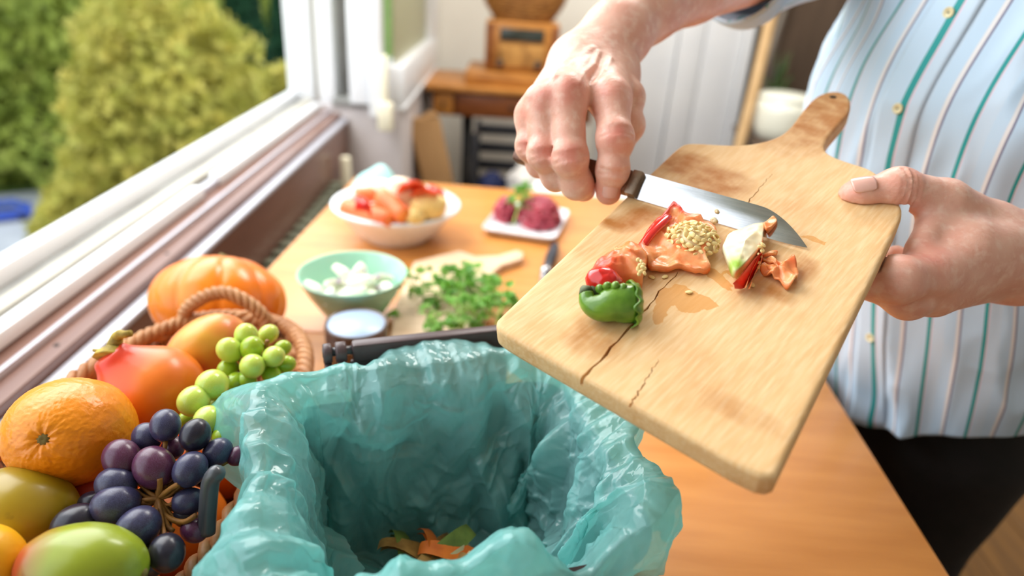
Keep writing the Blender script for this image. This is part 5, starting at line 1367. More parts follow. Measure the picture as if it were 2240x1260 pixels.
# 2 stalk end: green calyx with red flesh
stk = thing('pepper_stalk_end', 'green curled pepper stalk with red flesh behind it', 'pepper', bray(1340, 660))
g0, g1, g2, g3, g4 = bray(1384, 664, 0.010), bray(1345, 664, 0.011), bray(1312, 672, 0.010), bray(1288, 662, 0.011), bray(1282, 642, 0.014)
MB().tube([Vector(p) for p in spline([g0, g1, g2, g3, g4], 26)], list(np.interp(np.linspace(0, 1, 26), [0, 0.12, 0.3, 0.55, 0.8, 1.0], [0.0125, 0.0128, 0.0115, 0.0085, 0.0058, 0.0048])), 20).build('stalk', m_pg, stk)
MB().tube([g4, g4.lerp(g3, -0.35), g4.lerp(g3, -0.55) + B1 * -0.002], [0.0050, 0.0046, 0.002], 12).build('stalk_tip', m_pgd, stk)
MB().ell(bray(1302, 634, 0.013), (0.0042, 0.007, 0.003), FRM @ eul(0.3, 0.5, 0.3), 16, 10, lambda D: 1 + 0.1 * fbm(D * 4, 8)).build('split_bark', m_pgd, stk)
ca = (g0 - g1).normalized(); cM = frame(BNn, None, ca)
mb = MB(); vs = []; nA = 60; nR = 7
for k in range(nR):
    t = k / (nR - 1)
    for i in range(nA):
        a = 2 * math.pi * i / nA; rr_ = 0.0105 + t * (0.0065 + 0.0016 * math.cos(6 * a)); zz = -0.004 * t ** 2 * (1 + 0.3 * math.cos(6 * a)) + 0.0014 * math.sin(11 * a) * t + 0.003
        p = g0 + cM @ Vector((rr_ * math.cos(a) * 0.84, rr_ * math.sin(a) * 0.9, zz)); hgt = (p - QB).dot(BNn)
        if hgt < 0.0006: p = p + BNn * (0.0006 - hgt)
        vs.append(p)
fs = [(k * nA + i, k * nA + (i + 1) % nA, (k + 1) * nA + (i + 1) % nA, (k + 1) * nA + i) for k in range(nR - 1) for i in range(nA)]
o_ = len(vs); vs += [Vector(v) + ca * 0.0016 for v in vs[:o_]]
fs += [tuple(o_ + q for q in f)[::-1] for f in fs[:]] + [((nR - 1) * nA + i, (nR - 1) * nA + (i + 1) % nA, o_ + (nR - 1) * nA + (i + 1) % nA, o_ + (nR - 1) * nA + i) for i in range(nA)]
mb.add(vs, fs).build('calyx', m_pg, stk)
for k, (px, py, h) in enumerate(((1312, 632, .019), (1328, 626, .022), (1345, 625, .023), (1362, 630, .022), (1376, 642, .019), (1386, 656, .015), (1392, 672, .010), (1394, 688, .005))):
    MB().ell(bray(px, py, h), (0.0030, 0.0026, 0.0034), FRM @ eul(0.3 * k, 0.2, k), 12, 8).build('calyx_lobe', m_pg, stk)
def fh(q, t, i): return 0.013 + 0.008 * (1 - t * t)
patch([(1292, 625), (1308, 600), (1335, 580), (1352, 572), (1385, 562), (1408, 580), (1412, 600), (1404, 618), (1402, 636), (1370, 632), (1330, 640), (1300, 645)], fh, 0.012, 'flesh', m_pflesh, stk, 12, 'red', lambda q, t: float(np.clip(1.1 - np.linalg.norm(q - U(1312, 622)) / 0.020, 0, 1)), crinkle=0.0022, seed=4)
MB().ell(bray(1322, 618, 0.014), (0.0125, 0.010, 0.010), FRM @ eul(0.2, 0.3, 0.4), 24, 16, lambda D: 1 + 0.08 * fbm(D * 2.5, 12)).build('skin', m_pred, stk)
for i, (px, py, h) in enumerate(((1396, 568, .023), (1403, 572, .024), (1408, 578, .023), (1400, 580, .025), (1396, 588, .024), (1409, 588, .022), (1402, 594, .023), (1410, 597, .019), (1398, 600, .022), (1406, 584, .026))):
    seed_at(stk, bray(px, py, h), (BNn + B1 * 0.6 + B2 * 0.4 * math.sin(i)).normalized(), 1.2 + 0.5 * math.sin(i * 2), 0, 1.0)
# 3 triangular wedge
wdg = thing('pepper_wedge', 'triangular pepper wedge with pale pith and a red edge', 'pepper', bray(1625, 570))
def wh(q, t, i): return 0.010 + 0.004 * (1 - t)
gp = U(1604, 605)
patch([(1577, 562), (1592, 535), (1625, 522), (1664, 512), (1664, 535), (1660, 560), (1640, 585), (1618, 608), (1602, 618), (1590, 592)], wh, 0.006, 'pith', m_ppale, wdg, 12, 'green', lambda q, t: float(np.clip(1.25 - np.linalg.norm(q - gp) / 0.0085, 0, 1)), crinkle=0.0009, seed=7)
mb = MB()
ed = [(1603, 620, 1607, 632), (1618, 606, 1628, 630), (1632, 588, 1642, 612), (1646, 570, 1656, 592), (1660, 556, 1666, 572)]
P = np.array([[tuple(bray(a, b, 0.0118)), tuple(bray((a + c) / 2 + 1, (b + d) / 2 - 2, 0.008)), tuple(bray(c, d, 0.0012))] for a, b, c, d in ed])
Pq_ = np.stack([spline(P[:, k], 16) for k in range(3)], 1); mb.grid(Pq_); Q_ = Pq_ - np.array(B2) * -0.003; mb.grid(Q_[:, ::-1]); mb.build('skin', m_pred, wdg)
P = np.array([[tuple(bray(a, b, 0.0105)), tuple(bray(c, d, 0.001))] for a, b, c, d in ((1640, 632, 1634, 634), (1650, 600, 1648, 606), (1664, 570, 1664, 580), (1668, 545, 1668, 560), (1668, 515, 1670, 535))])
Pq_ = np.stack([spline(P[:, k], 16) for k in range(2)], 1); mb = MB().grid(Pq_); mb.grid((Pq_ - np.array(B1) * 0.0025)[:, ::-1]); mb.build('flesh', m_pflesh, wdg)
patch([(1664, 518), (1682, 504), (1692, 508), (1690, 518), (1672, 528)], lambda q, t, i: 0.012, 0.002, 'flesh_flap', m_pflesh, wdg, 6, crinkle=0.001)
for i, (px, py, h) in enumerate(((1664, 540, .012), (1668, 548, .010), (1662, 558, .009), (1658, 574, .007), (1660, 584, .004), (1670, 536, .013))):
    seed_at(wdg, bray(px, py, h), (BNn + B1 * 0.5).normalized(), i * 1.1, 0, 1.1)
# 4 shred
shr_ = thing('pepper_shred', 'ragged orange shred of pepper membrane right of the wedge', 'pepper', bray(1700, 605))
patch([(1662, 568), (1680, 574), (1695, 580), (1712, 582), (1728, 580), (1738, 592), (1744, 608), (1736, 626), (1722, 638), (1704, 626), (1686, 616), (1672, 606), (1660, 596), (1676, 598), (1690, 608), (1698, 604), (1692, 592), (1676, 582)], lambda q, t, i: 0.003 + 0.005 * math.sin(i * 20) ** 2 * t + 0.004 * (1 - t), 0.002, 'membrane', m_pflesh, shr_, 10, 'red', lambda q, t: float(0.5 * np.clip(1 - np.linalg.norm(q - U(1732, 590)) / 0.006, 0, 1)), crinkle=0.003, seed=9)
patch([(1668, 562), (1690, 556), (1700, 558), (1688, 566), (1674, 568)], lambda q, t, i: 0.004, 0.002, 'membrane_strip', m_pflesh, shr_, 5, crinkle=0.002)
# loose seeds
for px, py, lb in ((1455, 605, 'loose cream seed just below the seed cluster'), (1508, 639, 'loose cream seed on the wet stain'), (1645, 622, 'loose cream seed at the foot of the wedge'), (1676, 592, 'loose cream seed between wedge and shred'), (1618, 512, 'loose cream seed above the wedge'), (1622, 516, 'loose cream seed touching the top of the wedge'), (1426, 606, 'loose cream seed at the left of the core')):
    o = seed_at(None, bray(px, py, 0.0008), BNn, px * 0.7, 0, 1.25)
    tag(o, lb, 'seed', 'loose pepper seeds on the board')
for px, py, s_, lb in ((1562, 482, 0.6, 'small orange crumb stuck high on the knife blade'), (1568, 462, 0.4, 'tiny orange crumb on the blade spine')):
    r_ = ray(px, py); pk_ = CAM + r_ * ((e0 - kth * 0.0012 * (1 if kth.dot(r_) > 0 else -1) - CAM).dot(kth) / r_.dot(kth))
    MB().ell(pk_, (0.003 * s_ * 1.3, 0.005 * s_, 0.002), frame(kd, None, kth) @ eul(0, 0, 1.2), 14, 10, lambda D: 1 + 0.25 * fbm(D * 3, 2)).build('pepper_crumb', m_ppale, loc=pk_, label=lb, cat='crumb')
# ================================================================== the person
def smin(a, b, k):
    h = np.clip(0.5 + 0.5 * (b - a) / k, 0, 1); return b + (a - b) * h - k * h * (1 - h)
class Field:
    def __init__(s, lo, hi, h):
        s.h = h; s.o = np.array(lo, np.float32); s.n = np.ceil((np.array(hi) - np.array(lo)) / h).astype(int) + 1
        s.F = np.full(s.n, 0.05, np.float32)
    def box(s, pts, m):
        a = np.clip(np.floor((np.min(pts, 0) - m - s.o) / s.h).astype(int), 0, s.n); b = np.clip(np.ceil((np.max(pts, 0) + m - s.o) / s.h).astype(int) + 1, 0, s.n)
        return tuple(slice(x, y) for x, y in zip(a, b))
    def coords(s, sl): return np.meshgrid(*[s.o[i] + s.h * np.arange(sl[i].start, sl[i].stop, dtype=np.float32) for i in range(3)], indexing='ij', sparse=True)
    def group(s, prims, k, K, sub=False):
        """prims: (p, q, rp, rq); blended among themselves with k, with the rest with K"""
        P = np.array([list(p) for pr in prims for p in pr[:2]], float); mr = max(max(pr[2], pr[3]) for pr in prims) + 0.022
        sl = s.box(P, mr); G = np.full(tuple(x.stop - x.start for x in sl), 0.05, np.float32)
        for pr in prims:
            p, q = np.array(list(pr[0]), np.float32), np.array(list(pr[1]), np.float32); rp, rq = pr[2], pr[3]
            s2 = s.box(np.array([p, q]), max(rp, rq) + 0.022); loc = tuple(slice(a.start - b.start, a.stop - b.start) for a, b in zip(s2, sl))
            X, Y, Z = s.coords(s2); d = q - p; L2 = float(d @ d) + 1e-12
            t = np.clip(((X - p[0]) * d[0] + (Y - p[1]) * d[1] + (Z - p[2]) * d[2]) / L2, 0, 1)
            D = np.sqrt((X - p[0] - t * d[0]) ** 2 + (Y - p[1] - t * d[1]) ** 2 + (Z - p[2] - t * d[2]) ** 2) - (rp + (rq - rp) * t)
            G[loc] = smin(G[loc], D, k)
        if sub: s.F[sl] = -smin(-s.F[sl], G, K)
        else: s.F[sl] = smin(s.F[sl], G, K)
    def mesh(s):
        F = s.F; S_ = F < 0; n = F.shape
        cnt = sum(S_[a:n[0] - 1 + a, b:n[1] - 1 + b, c:n[2] - 1 + c].astype(np.int8) for a in (0, 1) for b in (0, 1) for c in (0, 1))
        act = (cnt > 0) & (cnt < 8); idx = np.argwhere(act); ids = np.full(act.shape, -1, np.int64); ids[act] = np.arange(len(idx))
        acc = np.zeros((len(idx), 3)); num = np.zeros(len(idx))
        C8 = [(a, b, c) for a in (0, 1) for b in (0, 1) for c in (0, 1)]
        for ca in C8:
            for ax in range(3):
                if ca[ax]: continue
                cb = list(ca); cb[ax] = 1
                fa = F[idx[:, 0] + ca[0], idx[:, 1] + ca[1], idx[:, 2] + ca[2]]; fb = F[idx[:, 0] + cb[0], idx[:, 1] + cb[1], idx[:, 2] + cb[2]]
                m = (fa < 0) != (fb < 0); t = fa[m] / (fa[m] - fb[m]); p = np.tile(np.array(ca, float), (m.sum(), 1)); p[:, ax] += t; acc[m] += p; num[m] += 1
        V = s.o + (idx + acc / num[:, None]) * s.h
        Q = []
        for ax in range(3):
            sl0 = [slice(None)] * 3; sl1 = [slice(None)] * 3; sl0[ax] = slice(0, n[ax] - 1); sl1[ax] = slice(1, n[ax])
            a = S_[tuple(sl0)]; b = S_[tuple(sl1)]
            e = np.argwhere(a != b); u, v = (ax + 1) % 3, (ax + 2) % 3
            ok = (e[:, u] > 0) & (e[:, v] > 0) & (e[:, u] < n[u] - 1) & (e[:, v] < n[v] - 1); e = e[ok]
            def cell(du, dv): q = e.copy(); q[:, u] -= du; q[:, v] -= dv; return ids[q[:, 0], q[:, 1], q[:, 2]]
            f = np.stack([cell(1, 1), cell(0, 1), cell(0, 0), cell(1, 0)], 1)
            fl = a[e[:, 0], e[:, 1], e[:, 2]]; f[~fl] = f[~fl][:, ::-1]; Q.append(f)
        return V, np.vstack(Q)
def A3(*t): return at(*t)
VIEW = ROT @ Vector((0, 0, 1))           # towards the viewer
# ---- right arm and hand with the knife
W_ = [A3(1292, 142, .622), A3(1350, 75, .645), A3(1412, 14, .672), A3(1508, -40, .712), A3(1672, -85, .80)]
SHR = Vector((0.47, 1.05, 1.40))
fing = {
    'index': [(1336, 214, .557, .0150), (1345, 302, .538, .0142), (1340, 372, .543, .0125), (1331, 421, .553, .0108)],
    'middle': [(1240, 207, .549, .0150), (1246, 345, .540, .0142), (1262, 402, .556, .0125), (1276, 414, .574, .0110)],
    'ring': [(1189, 224, .556, .0140), (1190, 336, .551, .0132), (1216, 385, .567, .0118), (1244, 392, .588, .0105)],
    'pinky': [(1164, 252, .569, .0125), (1160, 320, .567, .0116), (1181, 360, .579, .0105), (1206, 366, .592, .0095)],
    'thumb': [(1352, 160, .622, .0170), (1371, 214, .602, .0150), (1374, 275, .594, .0135), (1356, 325, .590, .0115)]}
FJ = {k: [(A3(*j[:3]), j[3]) for j in v] for k, v in fing.items()}
allp = np.array([list(j[0]) for v in FJ.values() for j in v] + [list(w) for w in W_])
FR_ = Field(allp.min(0) - 0.055, allp.max(0) + 0.055, 0.0015)
wl_ = A3(1262, 128, .628); wr_ = A3(1326, 158, .622)
FR_.group([(W_[0], W_[1], .0270, .0300), (W_[1], W_[2], .0300, .0345), (W_[2], W_[3], .0345, .0415), (W_[3], W_[4], .0415, .045), (wl_, W_[1], .0225, .026), (wr_, W_[1], .0210, .027)], 0.012, 0.01)
palm = []
wpt = {'index': A3(1320, 150, .617), 'middle': A3(1290, 140, .615), 'ring': A3(1266, 140, .618), 'pinky': A3(1246, 146, .624)}
for k in ('index', 'middle', 'ring', 'pinky'):
    p, r = FJ[k][0]; palm.append((wpt[k], p, .0185, r * 0.98)); palm.append((wpt[k] - VIEW * 0.012, p - VIEW * 0.012 + Vector((0, 0, -0.004)), .016, .013))
palm.append((FJ['index'][0][0] - VIEW * 0.01, FJ['thumb'][0][0], 0.013, 0.016))
FR_.group(palm, 0.010, 0.016)
for k in ('index', 'middle', 'ring', 'pinky', 'thumb'):
    J = FJ[k]; pr = [(J[i][0], J[i + 1][0], J[i][1] * (0.94 if i else 0.96), J[i + 1][1] * 0.96) for i in range(3)]
    # knuckle swellings
    for i in (1, 2): pr.append((J[i][0] + VIEW * 0.0012, J[i][0] + VIEW * 0.0012, J[i][1] * 1.02, J[i][1] * 1.02))
    FR_.group(pr, 0.005, 0.0032 if k != 'thumb' else 0.006)
    FR_.group([(J[0][0] + VIEW * 0.0005, J[0][0].lerp(J[1][0], 0.12) + VIEW * 0.0005, J[0][1] * 1.0, J[0][1] * 0.96)], 0.004, 0.010)
# tendons and veins on the back of the hand
for k in ('index', 'middle', 'ring'):
    a = wpt[k] + VIEW * 0.0165 + Vector((0, 0, 0.006)); b_ = FJ[k][0][0] + VIEW * 0.0125
    FR_.group([(a, b_, .0008, .0030)], 0.003, 0.009)
vein = [[(1225, 175, .573), (1248, 160, .585), (1262, 142, .596), (1290, 122, .606)], [(1262, 195, .548), (1275, 170, .563), (1296, 150, .58), (1305, 125, .597)], [(1210, 190, .566), (1222, 165, .58), (1246, 140, .596)], [(1300, 190, .553), (1320, 165, .572), (1330, 140, .595)]]
def surf_snap(fd, p):
    """slide a point along the view direction to the surface of the field"""
    for s in np.arange(0.05, -0.08, -0.001):
        q = p + VIEW * float(s); i = np.round((np.array(q) - fd.o) / fd.h).astype(int)
        if (i >= 0).all() and (i < fd.n).all() and fd.F[tuple(i)] < 0: return q
    return p
for v in vein:
    pts = [surf_snap(FR_, A3(*q)) - VIEW * 0.0008 for q in v]
    FR_.group([(pts[i], pts[i + 1], .0021, .0021) for i in range(len(pts) - 1)], 0.002, 0.003)
# creases over the joints
def crease(fd, J, i, n=3, depth=0.0001, sp=0.0026):
    ax = (J[i + 1][0] - J[i - 1][0]).normalized()
    sd = ax.cross(VIEW).normalized(); up = sd.cross(ax).normalized(); up = up if up.dot(VIEW) > 0 else -up
    for m in range(n):
        off = (m - (n - 1) / 2) * sp; c = J[i][0] + ax * off; pts = []
        for a in np.linspace(-1.0, 1.0, 7): pts.append(c + (sd * math.sin(a) + up * math.cos(a)) * (J[i][1] * 1.02 + 0.0019) + ax * (0.0012 * (a * a) * (1 if off > 0 else -1)))
        fd.group([(pts[q], pts[q + 1], 0.0012 + depth * 0.4, 0.0012 + depth * 0.4) for q in range(6)], 0.001, 0.0015, sub=True)
for k in ('index', 'middle', 'ring', 'pinky'):
    crease(FR_, FJ[k], 1)
crease(FR_, FJ['index'], 2, 2)
VR, QR = FR_.mesh()
# ---- left arm and hand under the board
LJ = {'thumb': [(2165, 500, .548, .0215), (2068, 440, .530, .0172), (1966, 412, .524, .0148), (1880, 424, .527, .0118), (1862, 428, .529, .0098)],
      'index': [(2030, 600, .505, .0190), (1960, 612, .488, .0165), (1888, 612, .497, .0130), (1850, 560, .520, .0105)],
      'middle': [(2040, 640, .522, .0180), (1985, 652, .510, .0150), (1900, 620, .525, .0120), (1860, 570, .545, .0105)],
      'ring': [(2070, 630, .545, .0165), (2000, 640, .540, .0140), (1930, 600, .555, .0115), (1890, 550, .57, .010)],
      'pinky': [(2110, 610, .565, .0150), (2050, 620, .565, .0125), (1990, 590, .575, .0105), (1960, 560, .585, .0095)]}
FLJ = {k: [(A3(*j[:3]), j[3]) for j in v] for k, v in LJ.items()}
LW = [A3(2245, 545, .560), A3(2330, 555, .585), A3(2500, 580, .640), Vector((0.66, 0.64, TZ + 0.25))]
allp = np.array([list(j[0]) for v in FLJ.values() for j in v] + [list(w_) for w_ in LW])
FLf = Field(allp.min(0) - 0.055, allp.max(0) + 0.055, 0.0015)
FLf.group([(LW[0], LW[1], .0300, .0300), (LW[1], LW[2], .0300, .036), (LW[2], LW[3], .036, .046), (A3(2235, 600, .555), LW[1] + Vector((0, 0, -0.008)), .022, .026)], 0.012, 0.01)
pl_ = []
wq = {'index': A3(2190, 540, .540), 'middle': A3(2200, 570, .545), 'ring': A3(2205, 590, .555), 'pinky': A3(2210, 600, .565)}
for k in wq: pl_.append((wq[k], FLJ[k][0][0], .0230, FLJ[k][0][1] * 1.05))
pl_.append((A3(2110, 540, .520), A3(2200, 550, .538), .021, .025))
pl_.append((FLJ['thumb'][0][0], A3(2220, 535, .555), .0215, .026))
FLf.group(pl_, 0.012, 0.016)
for k in ('index', 'middle', 'ring', 'pinky', 'thumb'):
    J = FLJ[k]; pr = [(J[i][0], J[i + 1][0], J[i][1] * 0.96, J[i + 1][1] * 0.98) for i in range(len(J) - 1)]
    pr.append((J[2][0], J[2][0], J[2][1] * 1.04, J[2][1] * 1.04)) if k == 'thumb' else pr.append((J[1][0], J[1][0], J[1][1] * 1.02, J[1][1] * 1.02))
    FLf.group(pr, 0.006, 0.004 if k != 'thumb' else 0.009)
# web between thumb and forefinger
FLf.group([(A3(2040, 490, .524), A3(2010, 545, .512), .0100, .0100), (A3(2040, 490, .524), A3(2110, 520, .525), .0100, .018)], 0.008, 0.008)
crease(FLf, FLJ['thumb'], 2, 4, 0.0005, 0.004)
# keep the hand out of the board: press it against the two faces
X, Y, Z = FLf.coords(tuple(slice(0, int(q)) for q in FLf.n))
hb = (X - QB.x) * BNn.x + (Y - QB.y) * BNn.y + (Z - QB.z) * BNn.z
ub = (X - QB.x) * B1.x + (Y - QB.y) * B1.y + (Z - QB.z) * B1.z
vb_ = (X - QB.x) * B2.x + (Y - QB.y) * B2.y + (Z - QB.z) * B2.z
pC = buv(QC); pB = buv(QB); edx = (ub - pB[0]) - (vb_ - pB[1]) * (pC[0] - pB[0]) / (pC[1] - pB[1])
bd = np.maximum(np.maximum(hb - 0.0002, -TH - 0.0002 - hb), edx - 0.001)      # inside the slab where negative
FLf.F = np.maximum(FLf.F, -bd).astype(np.float32)
VL, QL = FLf.mesh()
# ---- trunk, head and legs (mostly under the clothes)
TC = [(-0.75, .62, .88, .06, .08), (-0.05, .600, .865, .115, .150), (0.10, .565, .860, .120, .160), (0.28, .512, .852, .128, .178), (0.40, .505, .852, .120, .180), (0.50, .545, .875, .110, .180), (0.62, .575, .890, .085, .165)]
FD = Vector((-0.86, -0.51, 0)).normalized(); SD = Vector((FD.y, -FD.x, 0))   # facing, and his right-hand side
FT = Field((0.20, 0.45, 0.02), (0.95, 1.25, 1.90), 0.013)
tr = []
for (z0, x0, y0, _, _), (z1, x1, y1, _, _) in zip(TC[1:-1], TC[2:]):
    for k in (-1, 0, 1): tr.append((Vector((x0, y0, TZ + z0)) + SD * (0.03 if z0 < 0 else 0.06) * k, Vector((x1, y1, TZ + z1)) + SD * 0.055 * k, .062, .062))
nk = Vector((.575, .89, TZ + 0.66))
FT.group(tr, 0.05, 0.02)
FT.group([(nk, nk + FD * 0.02 + Vector((0, 0, 0.12)), .055, .052)], 0.01, 0.04)
hd_ = nk + FD * 0.035 + Vector((0, 0, 0.21))
FT.group([(hd_ + Vector((0, 0, 0.03)) - FD * 0.015, hd_ + Vector((0, 0, 0.03)) + FD * 0.02, .082, .078), (hd_ + FD * 0.045 + Vector((0, 0, -0.07)), hd_ + FD * 0.02, .045, .06)], 0.03, 0.03)
FT.group([(hd_ + FD * 0.095 + Vector((0, 0, 0.01)), hd_ + FD * 0.115 + Vector((0, 0, -0.02)), .012, .016)], 0.01, 0.012)
for k in (-1, 1):
    hip = Vector((.595, .89, TZ - 0.08)) + SD * 0.07 * k
    FT.group([(hip, Vector((.60, .91, 0.45)) + SD * 0.075 * k, .085, .055), (Vector((.60, .91, 0.45)) + SD * 0.075 * k, Vector((.62, .92, 0.08)) + SD * 0.08 * k, .055, .042)], 0.02, 0.03)
FT.group([(SHR, SHR.lerp(nk, 0.6), .055, .06), (SHR, W_[4], .052, .046)], 0.02, 0.03)
SHL = Vector((.66, .70, 1.40))
FT.group([(SHL, SHL.lerp(nk, 0.6), .055, .06), (SHL, LW[3], .052, .046)], 0.02, 0.03)
VT, QT = FT.mesh()
m_skin = mat('skin', (236, 186, 166), (226, 168, 148), rough=0.42, scale=55, detail=5, sss=0.25, sssr=0.006, c3=(240, 200, 182), s3=120, t3=(0.5, 0.7), bump=0.45, bscale=340, bdist=0.0008)
attr_mix(m_skin, 'red', (216, 112, 98), 0.9)
pn = thing('person', 'person in a striped light blue shirt scraping the board with a knife', 'person', (0.60, 0.90, 0.0))
Vall = np.vstack([VR, VL, VT]); Qall = np.vstack([QR, QL + len(VR), QT + len(VR) + len(VL)])
# redder knuckles and fingertips (pigment)
red = np.zeros(len(Vall)); spots_ = []
for k in ('index', 'middle', 'ring', 'pinky'):
    spots_ += [(FJ[k][0][0] + VIEW * 0.012, .013, .8), (FJ[k][1][0] + VIEW * 0.012, .011, .8), (FJ[k][3][0], .014, .9), (FJ[k][2][0], .010, .4)]
spots_ += [(FLJ['thumb'][3][0], .018, .5), (FLJ['thumb'][2][0], .016, .6), (FLJ['index'][0][0], .02, .4), (FLJ['index'][1][0], .018, .6), (A3(2030, 560, .49), .02, .5)]
for c, r_, g in spots_: red = np.maximum(red, g * np.exp(-np.sum((Vall - np.array(c)) ** 2, 1) / (r_ * r_)))
red = np.clip(red * (0.8 + 0.5 * vnoise(Vall * 140, 3)), 0, 1)
mb = MB(); mb.v = Vall.tolist(); mb.f = [tuple(int(x) for x in q) for q in Qall]; mb.at['red'] = red
body = mb.build('body', m_skin, pn)
# nails
m_nail = mat('finger_nail', (236, 186, 172), (228, 172, 160), rough=0.22, scale=60, coat=0.3, sss=0.2, sssr=0.003)
def nail(fd, c, ax, nrm, lx, ly, cur):
    """curved plate lying on the finger tip"""
    ax = ax.normalized(); nrm = (nrm - ax * nrm.dot(ax)).normalized(); sd = ax.cross(nrm)
    P = np.zeros((13, 13, 3)); Q = P.copy()
    for i in range(13):
        for j in range(13):
            u_ = i / 6 - 1; v_ = j / 6 - 1
            k_ = 1 / max(1, (abs(u_) ** 4 + abs(v_) ** 4) ** 0.25)
            uu, v2 = u_ * k_, v_ * k_
            p = c + ax * (lx * uu) + sd * (cur * math.sin(v2 * ly / cur)) + nrm * (cur * (math.cos(v2 * ly / cur) - 1) - 0.0006 * uu * uu)
            P[i, j] = p; Q[i, j] = p - nrm * 0.0012
    mb = MB().grid(P); mb.grid(Q[:, ::-1])
    idx = [(k, 0) for k in range(13)] + [(12, k) for k in range(1, 13)] + [(k, 12) for k in range(11, -1, -1)] + [(0, k) for k in range(11, 0, -1)]
    n = len(idx); mb.add([P[q] for q in idx] + [Q[q] for q in idx], [(k, (k + 1) % n, n + (k + 1) % n, n + k) for k in range(n)])
    return mb.build('nail', m_nail, body, merge=True)
def snap_dir(fd, p, d):
    for s in np.arange(0.02, -0.02, -0.0003):
        q = p + d * float(s); i = np.round((np.array(q) - fd.o) / fd.h).astype(int)
        if fd.F[tuple(i)] < 0.0002: return q
    return p
tip = FJ['index'][3]; axn = (tip[0] - FJ['index'][2][0])
nv = (VIEW + axn.normalized() * 0.15).normalized()
nail(FR_, snap_dir(FR_, tip[0] - axn.normalized() * 0.0005, nv) + nv * 0.0006, axn, nv, 0.0062, 0.0066, 0.0098)
tt_ = FLJ['thumb']; axn = (tt_[4][0] - tt_[2][0]); nn = (VIEW * 0.45 + BNn * 0.75).normalized()
nail(FLf, snap_dir(FLf, tt_[3][0].lerp(tt_[4][0], 0.3), nn) + nn * 0.0006, axn, nn, 0.0088, 0.0078, 0.0116)
m_carrotbit = MATS['carrot_peel_scrap']
cpos_ = surf_snap(FR_, A3(1294, 215, .55))
MB().tube([cpos_ + (A3(1290, 208, .55) - A3(1294, 215, .55)), cpos_, cpos_ + (A3(1298, 224, .55) - A3(1294, 215, .55))], [0.0006, 0.0013, 0.0006], 6).build('carrot_shred', m_carrotbit, loc=cpos_, label='tiny orange shred stuck to the back of the hand', cat='scrap')

# ---- shirt
m_shirt = bpy.data.materials.new('striped_shirt_cotton'); m_shirt.use_nodes = True
nt = m_shirt.node_tree; N = nt.nodes; K = nt.links; p = N['Principled BSDF']; p.inputs['Roughness'].default_value = 0.75; p.inputs['Sheen Weight'].default_value = 0.15
a = N.new('ShaderNodeAttribute'); a.attribute_name = 'girth'
dv = N.new('ShaderNodeMath'); dv.operation = 'DIVIDE'; dv.inputs[1].default_value = 0.053; K.new(a.outputs['Fac'], dv.inputs[0])
fr_ = N.new('ShaderNodeMath'); fr_.operation = 'FRACT'; K.new(dv.outputs[0], fr_.inputs[0])
cr_ = N.new('ShaderNodeValToRGB'); cr_.color_ramp.interpolation = 'CONSTANT'; el = cr_.color_ramp.elements
el[0].position = 0.0; el[0].color = L((194, 213, 232)); el[1].position = 0.22; el[1].color = L((222, 190, 206))
for pos, c in ((0.245, (30, 150, 150)), (0.315, (188, 212, 234)), (0.70, (120, 118, 146)), (0.738, (226, 224, 226)), (0.80, (188, 212, 234))):
    e_ = el.new(pos); e_.color = L(c)
K.new(fr_.outputs[0], cr_.inputs[0]); K.new(cr_.outputs[0], p.inputs['Base Color'])
tcn = N.new('ShaderNodeTexCoord'); nb_ = N.new('ShaderNodeTexNoise'); nb_.inputs['Scale'].default_value = 700; K.new(tcn.outputs['Object'], nb_.inputs['Vector'])
bb = N.new('ShaderNodeBump'); bb.inputs['Strength'].default_value = 0.15; bb.inputs['Distance'].default_value = 0.0006; K.new(nb_.outputs['Fac'], bb.inputs['Height']); K.new(bb.outputs['Normal'], p.inputs['Normal'])
shirt_z = np.linspace(-0.075, 0.66, 150); NA = 300
Tz = np.array([t[0] for t in TC]); 
zg_ = np.linspace(-0.12, 0.70, 300); DZ_ = np.linspace(-0.09, 0.09, 13); GZ_ = np.exp(-(DZ_ / 0.05) ** 2); GZ_ /= GZ_.sum()
TAB = [None] + [sum(g_ * np.interp(zg_ + dz, Tz[1:], [t[i] for t in TC[1:]]) for g_, dz in zip(GZ_, DZ_)) for i in range(1, 5)]   # smoothed, so that the cloth has no kinks
def tint(z, i): return float(np.interp(z, zg_, TAB[i]))
ang_ = np.linspace(-math.pi, math.pi, NA, endpoint=False)    # 0 = front
P = np.zeros((len(shirt_z), NA + 1, 3)); GI = np.zeros((len(shirt_z), NA + 1))
for i, z in enumerate(shirt_z):
    ease = 0.016 + 0.012 * math.exp(-((z - 0.02) / 0.12) ** 2)
    for j in range(NA + 1):
        a_ = ang_[j % NA]
        hem = -0.055 - (0.11 if a_ < 0 else 0.04) * math.sin(a_)
        zz = hem + (z + 0.075) / 0.195 * (0.12 - hem) if z < 0.12 else z
        cx, cy = tint(zz, 1), tint(zz, 2); fr2, sr = tint(zz, 3) + ease, tint(zz, 4) + ease
        if zz > 0.55: sr = sr * (1 - 0.25 * (zz - 0.55) / 0.11); fr2 = fr2 * (1 - 0.25 * (zz - 0.55) / 0.11)
        c_, s_ = math.cos(a_), math.sin(a_)
        e = 0.85; q = Vector((cx, cy, 0)) + FD * (fr2 * math.copysign(abs(c_) ** e, c_)) + SD * (sr * math.copysign(abs(s_) ** e, s_))
        P[i, j] = (q.x, q.y, TZ + zz); GI[i, j] = (a_ if j < NA else math.pi) * 0.172 + 0.017
flat = P.reshape(-1, 3)
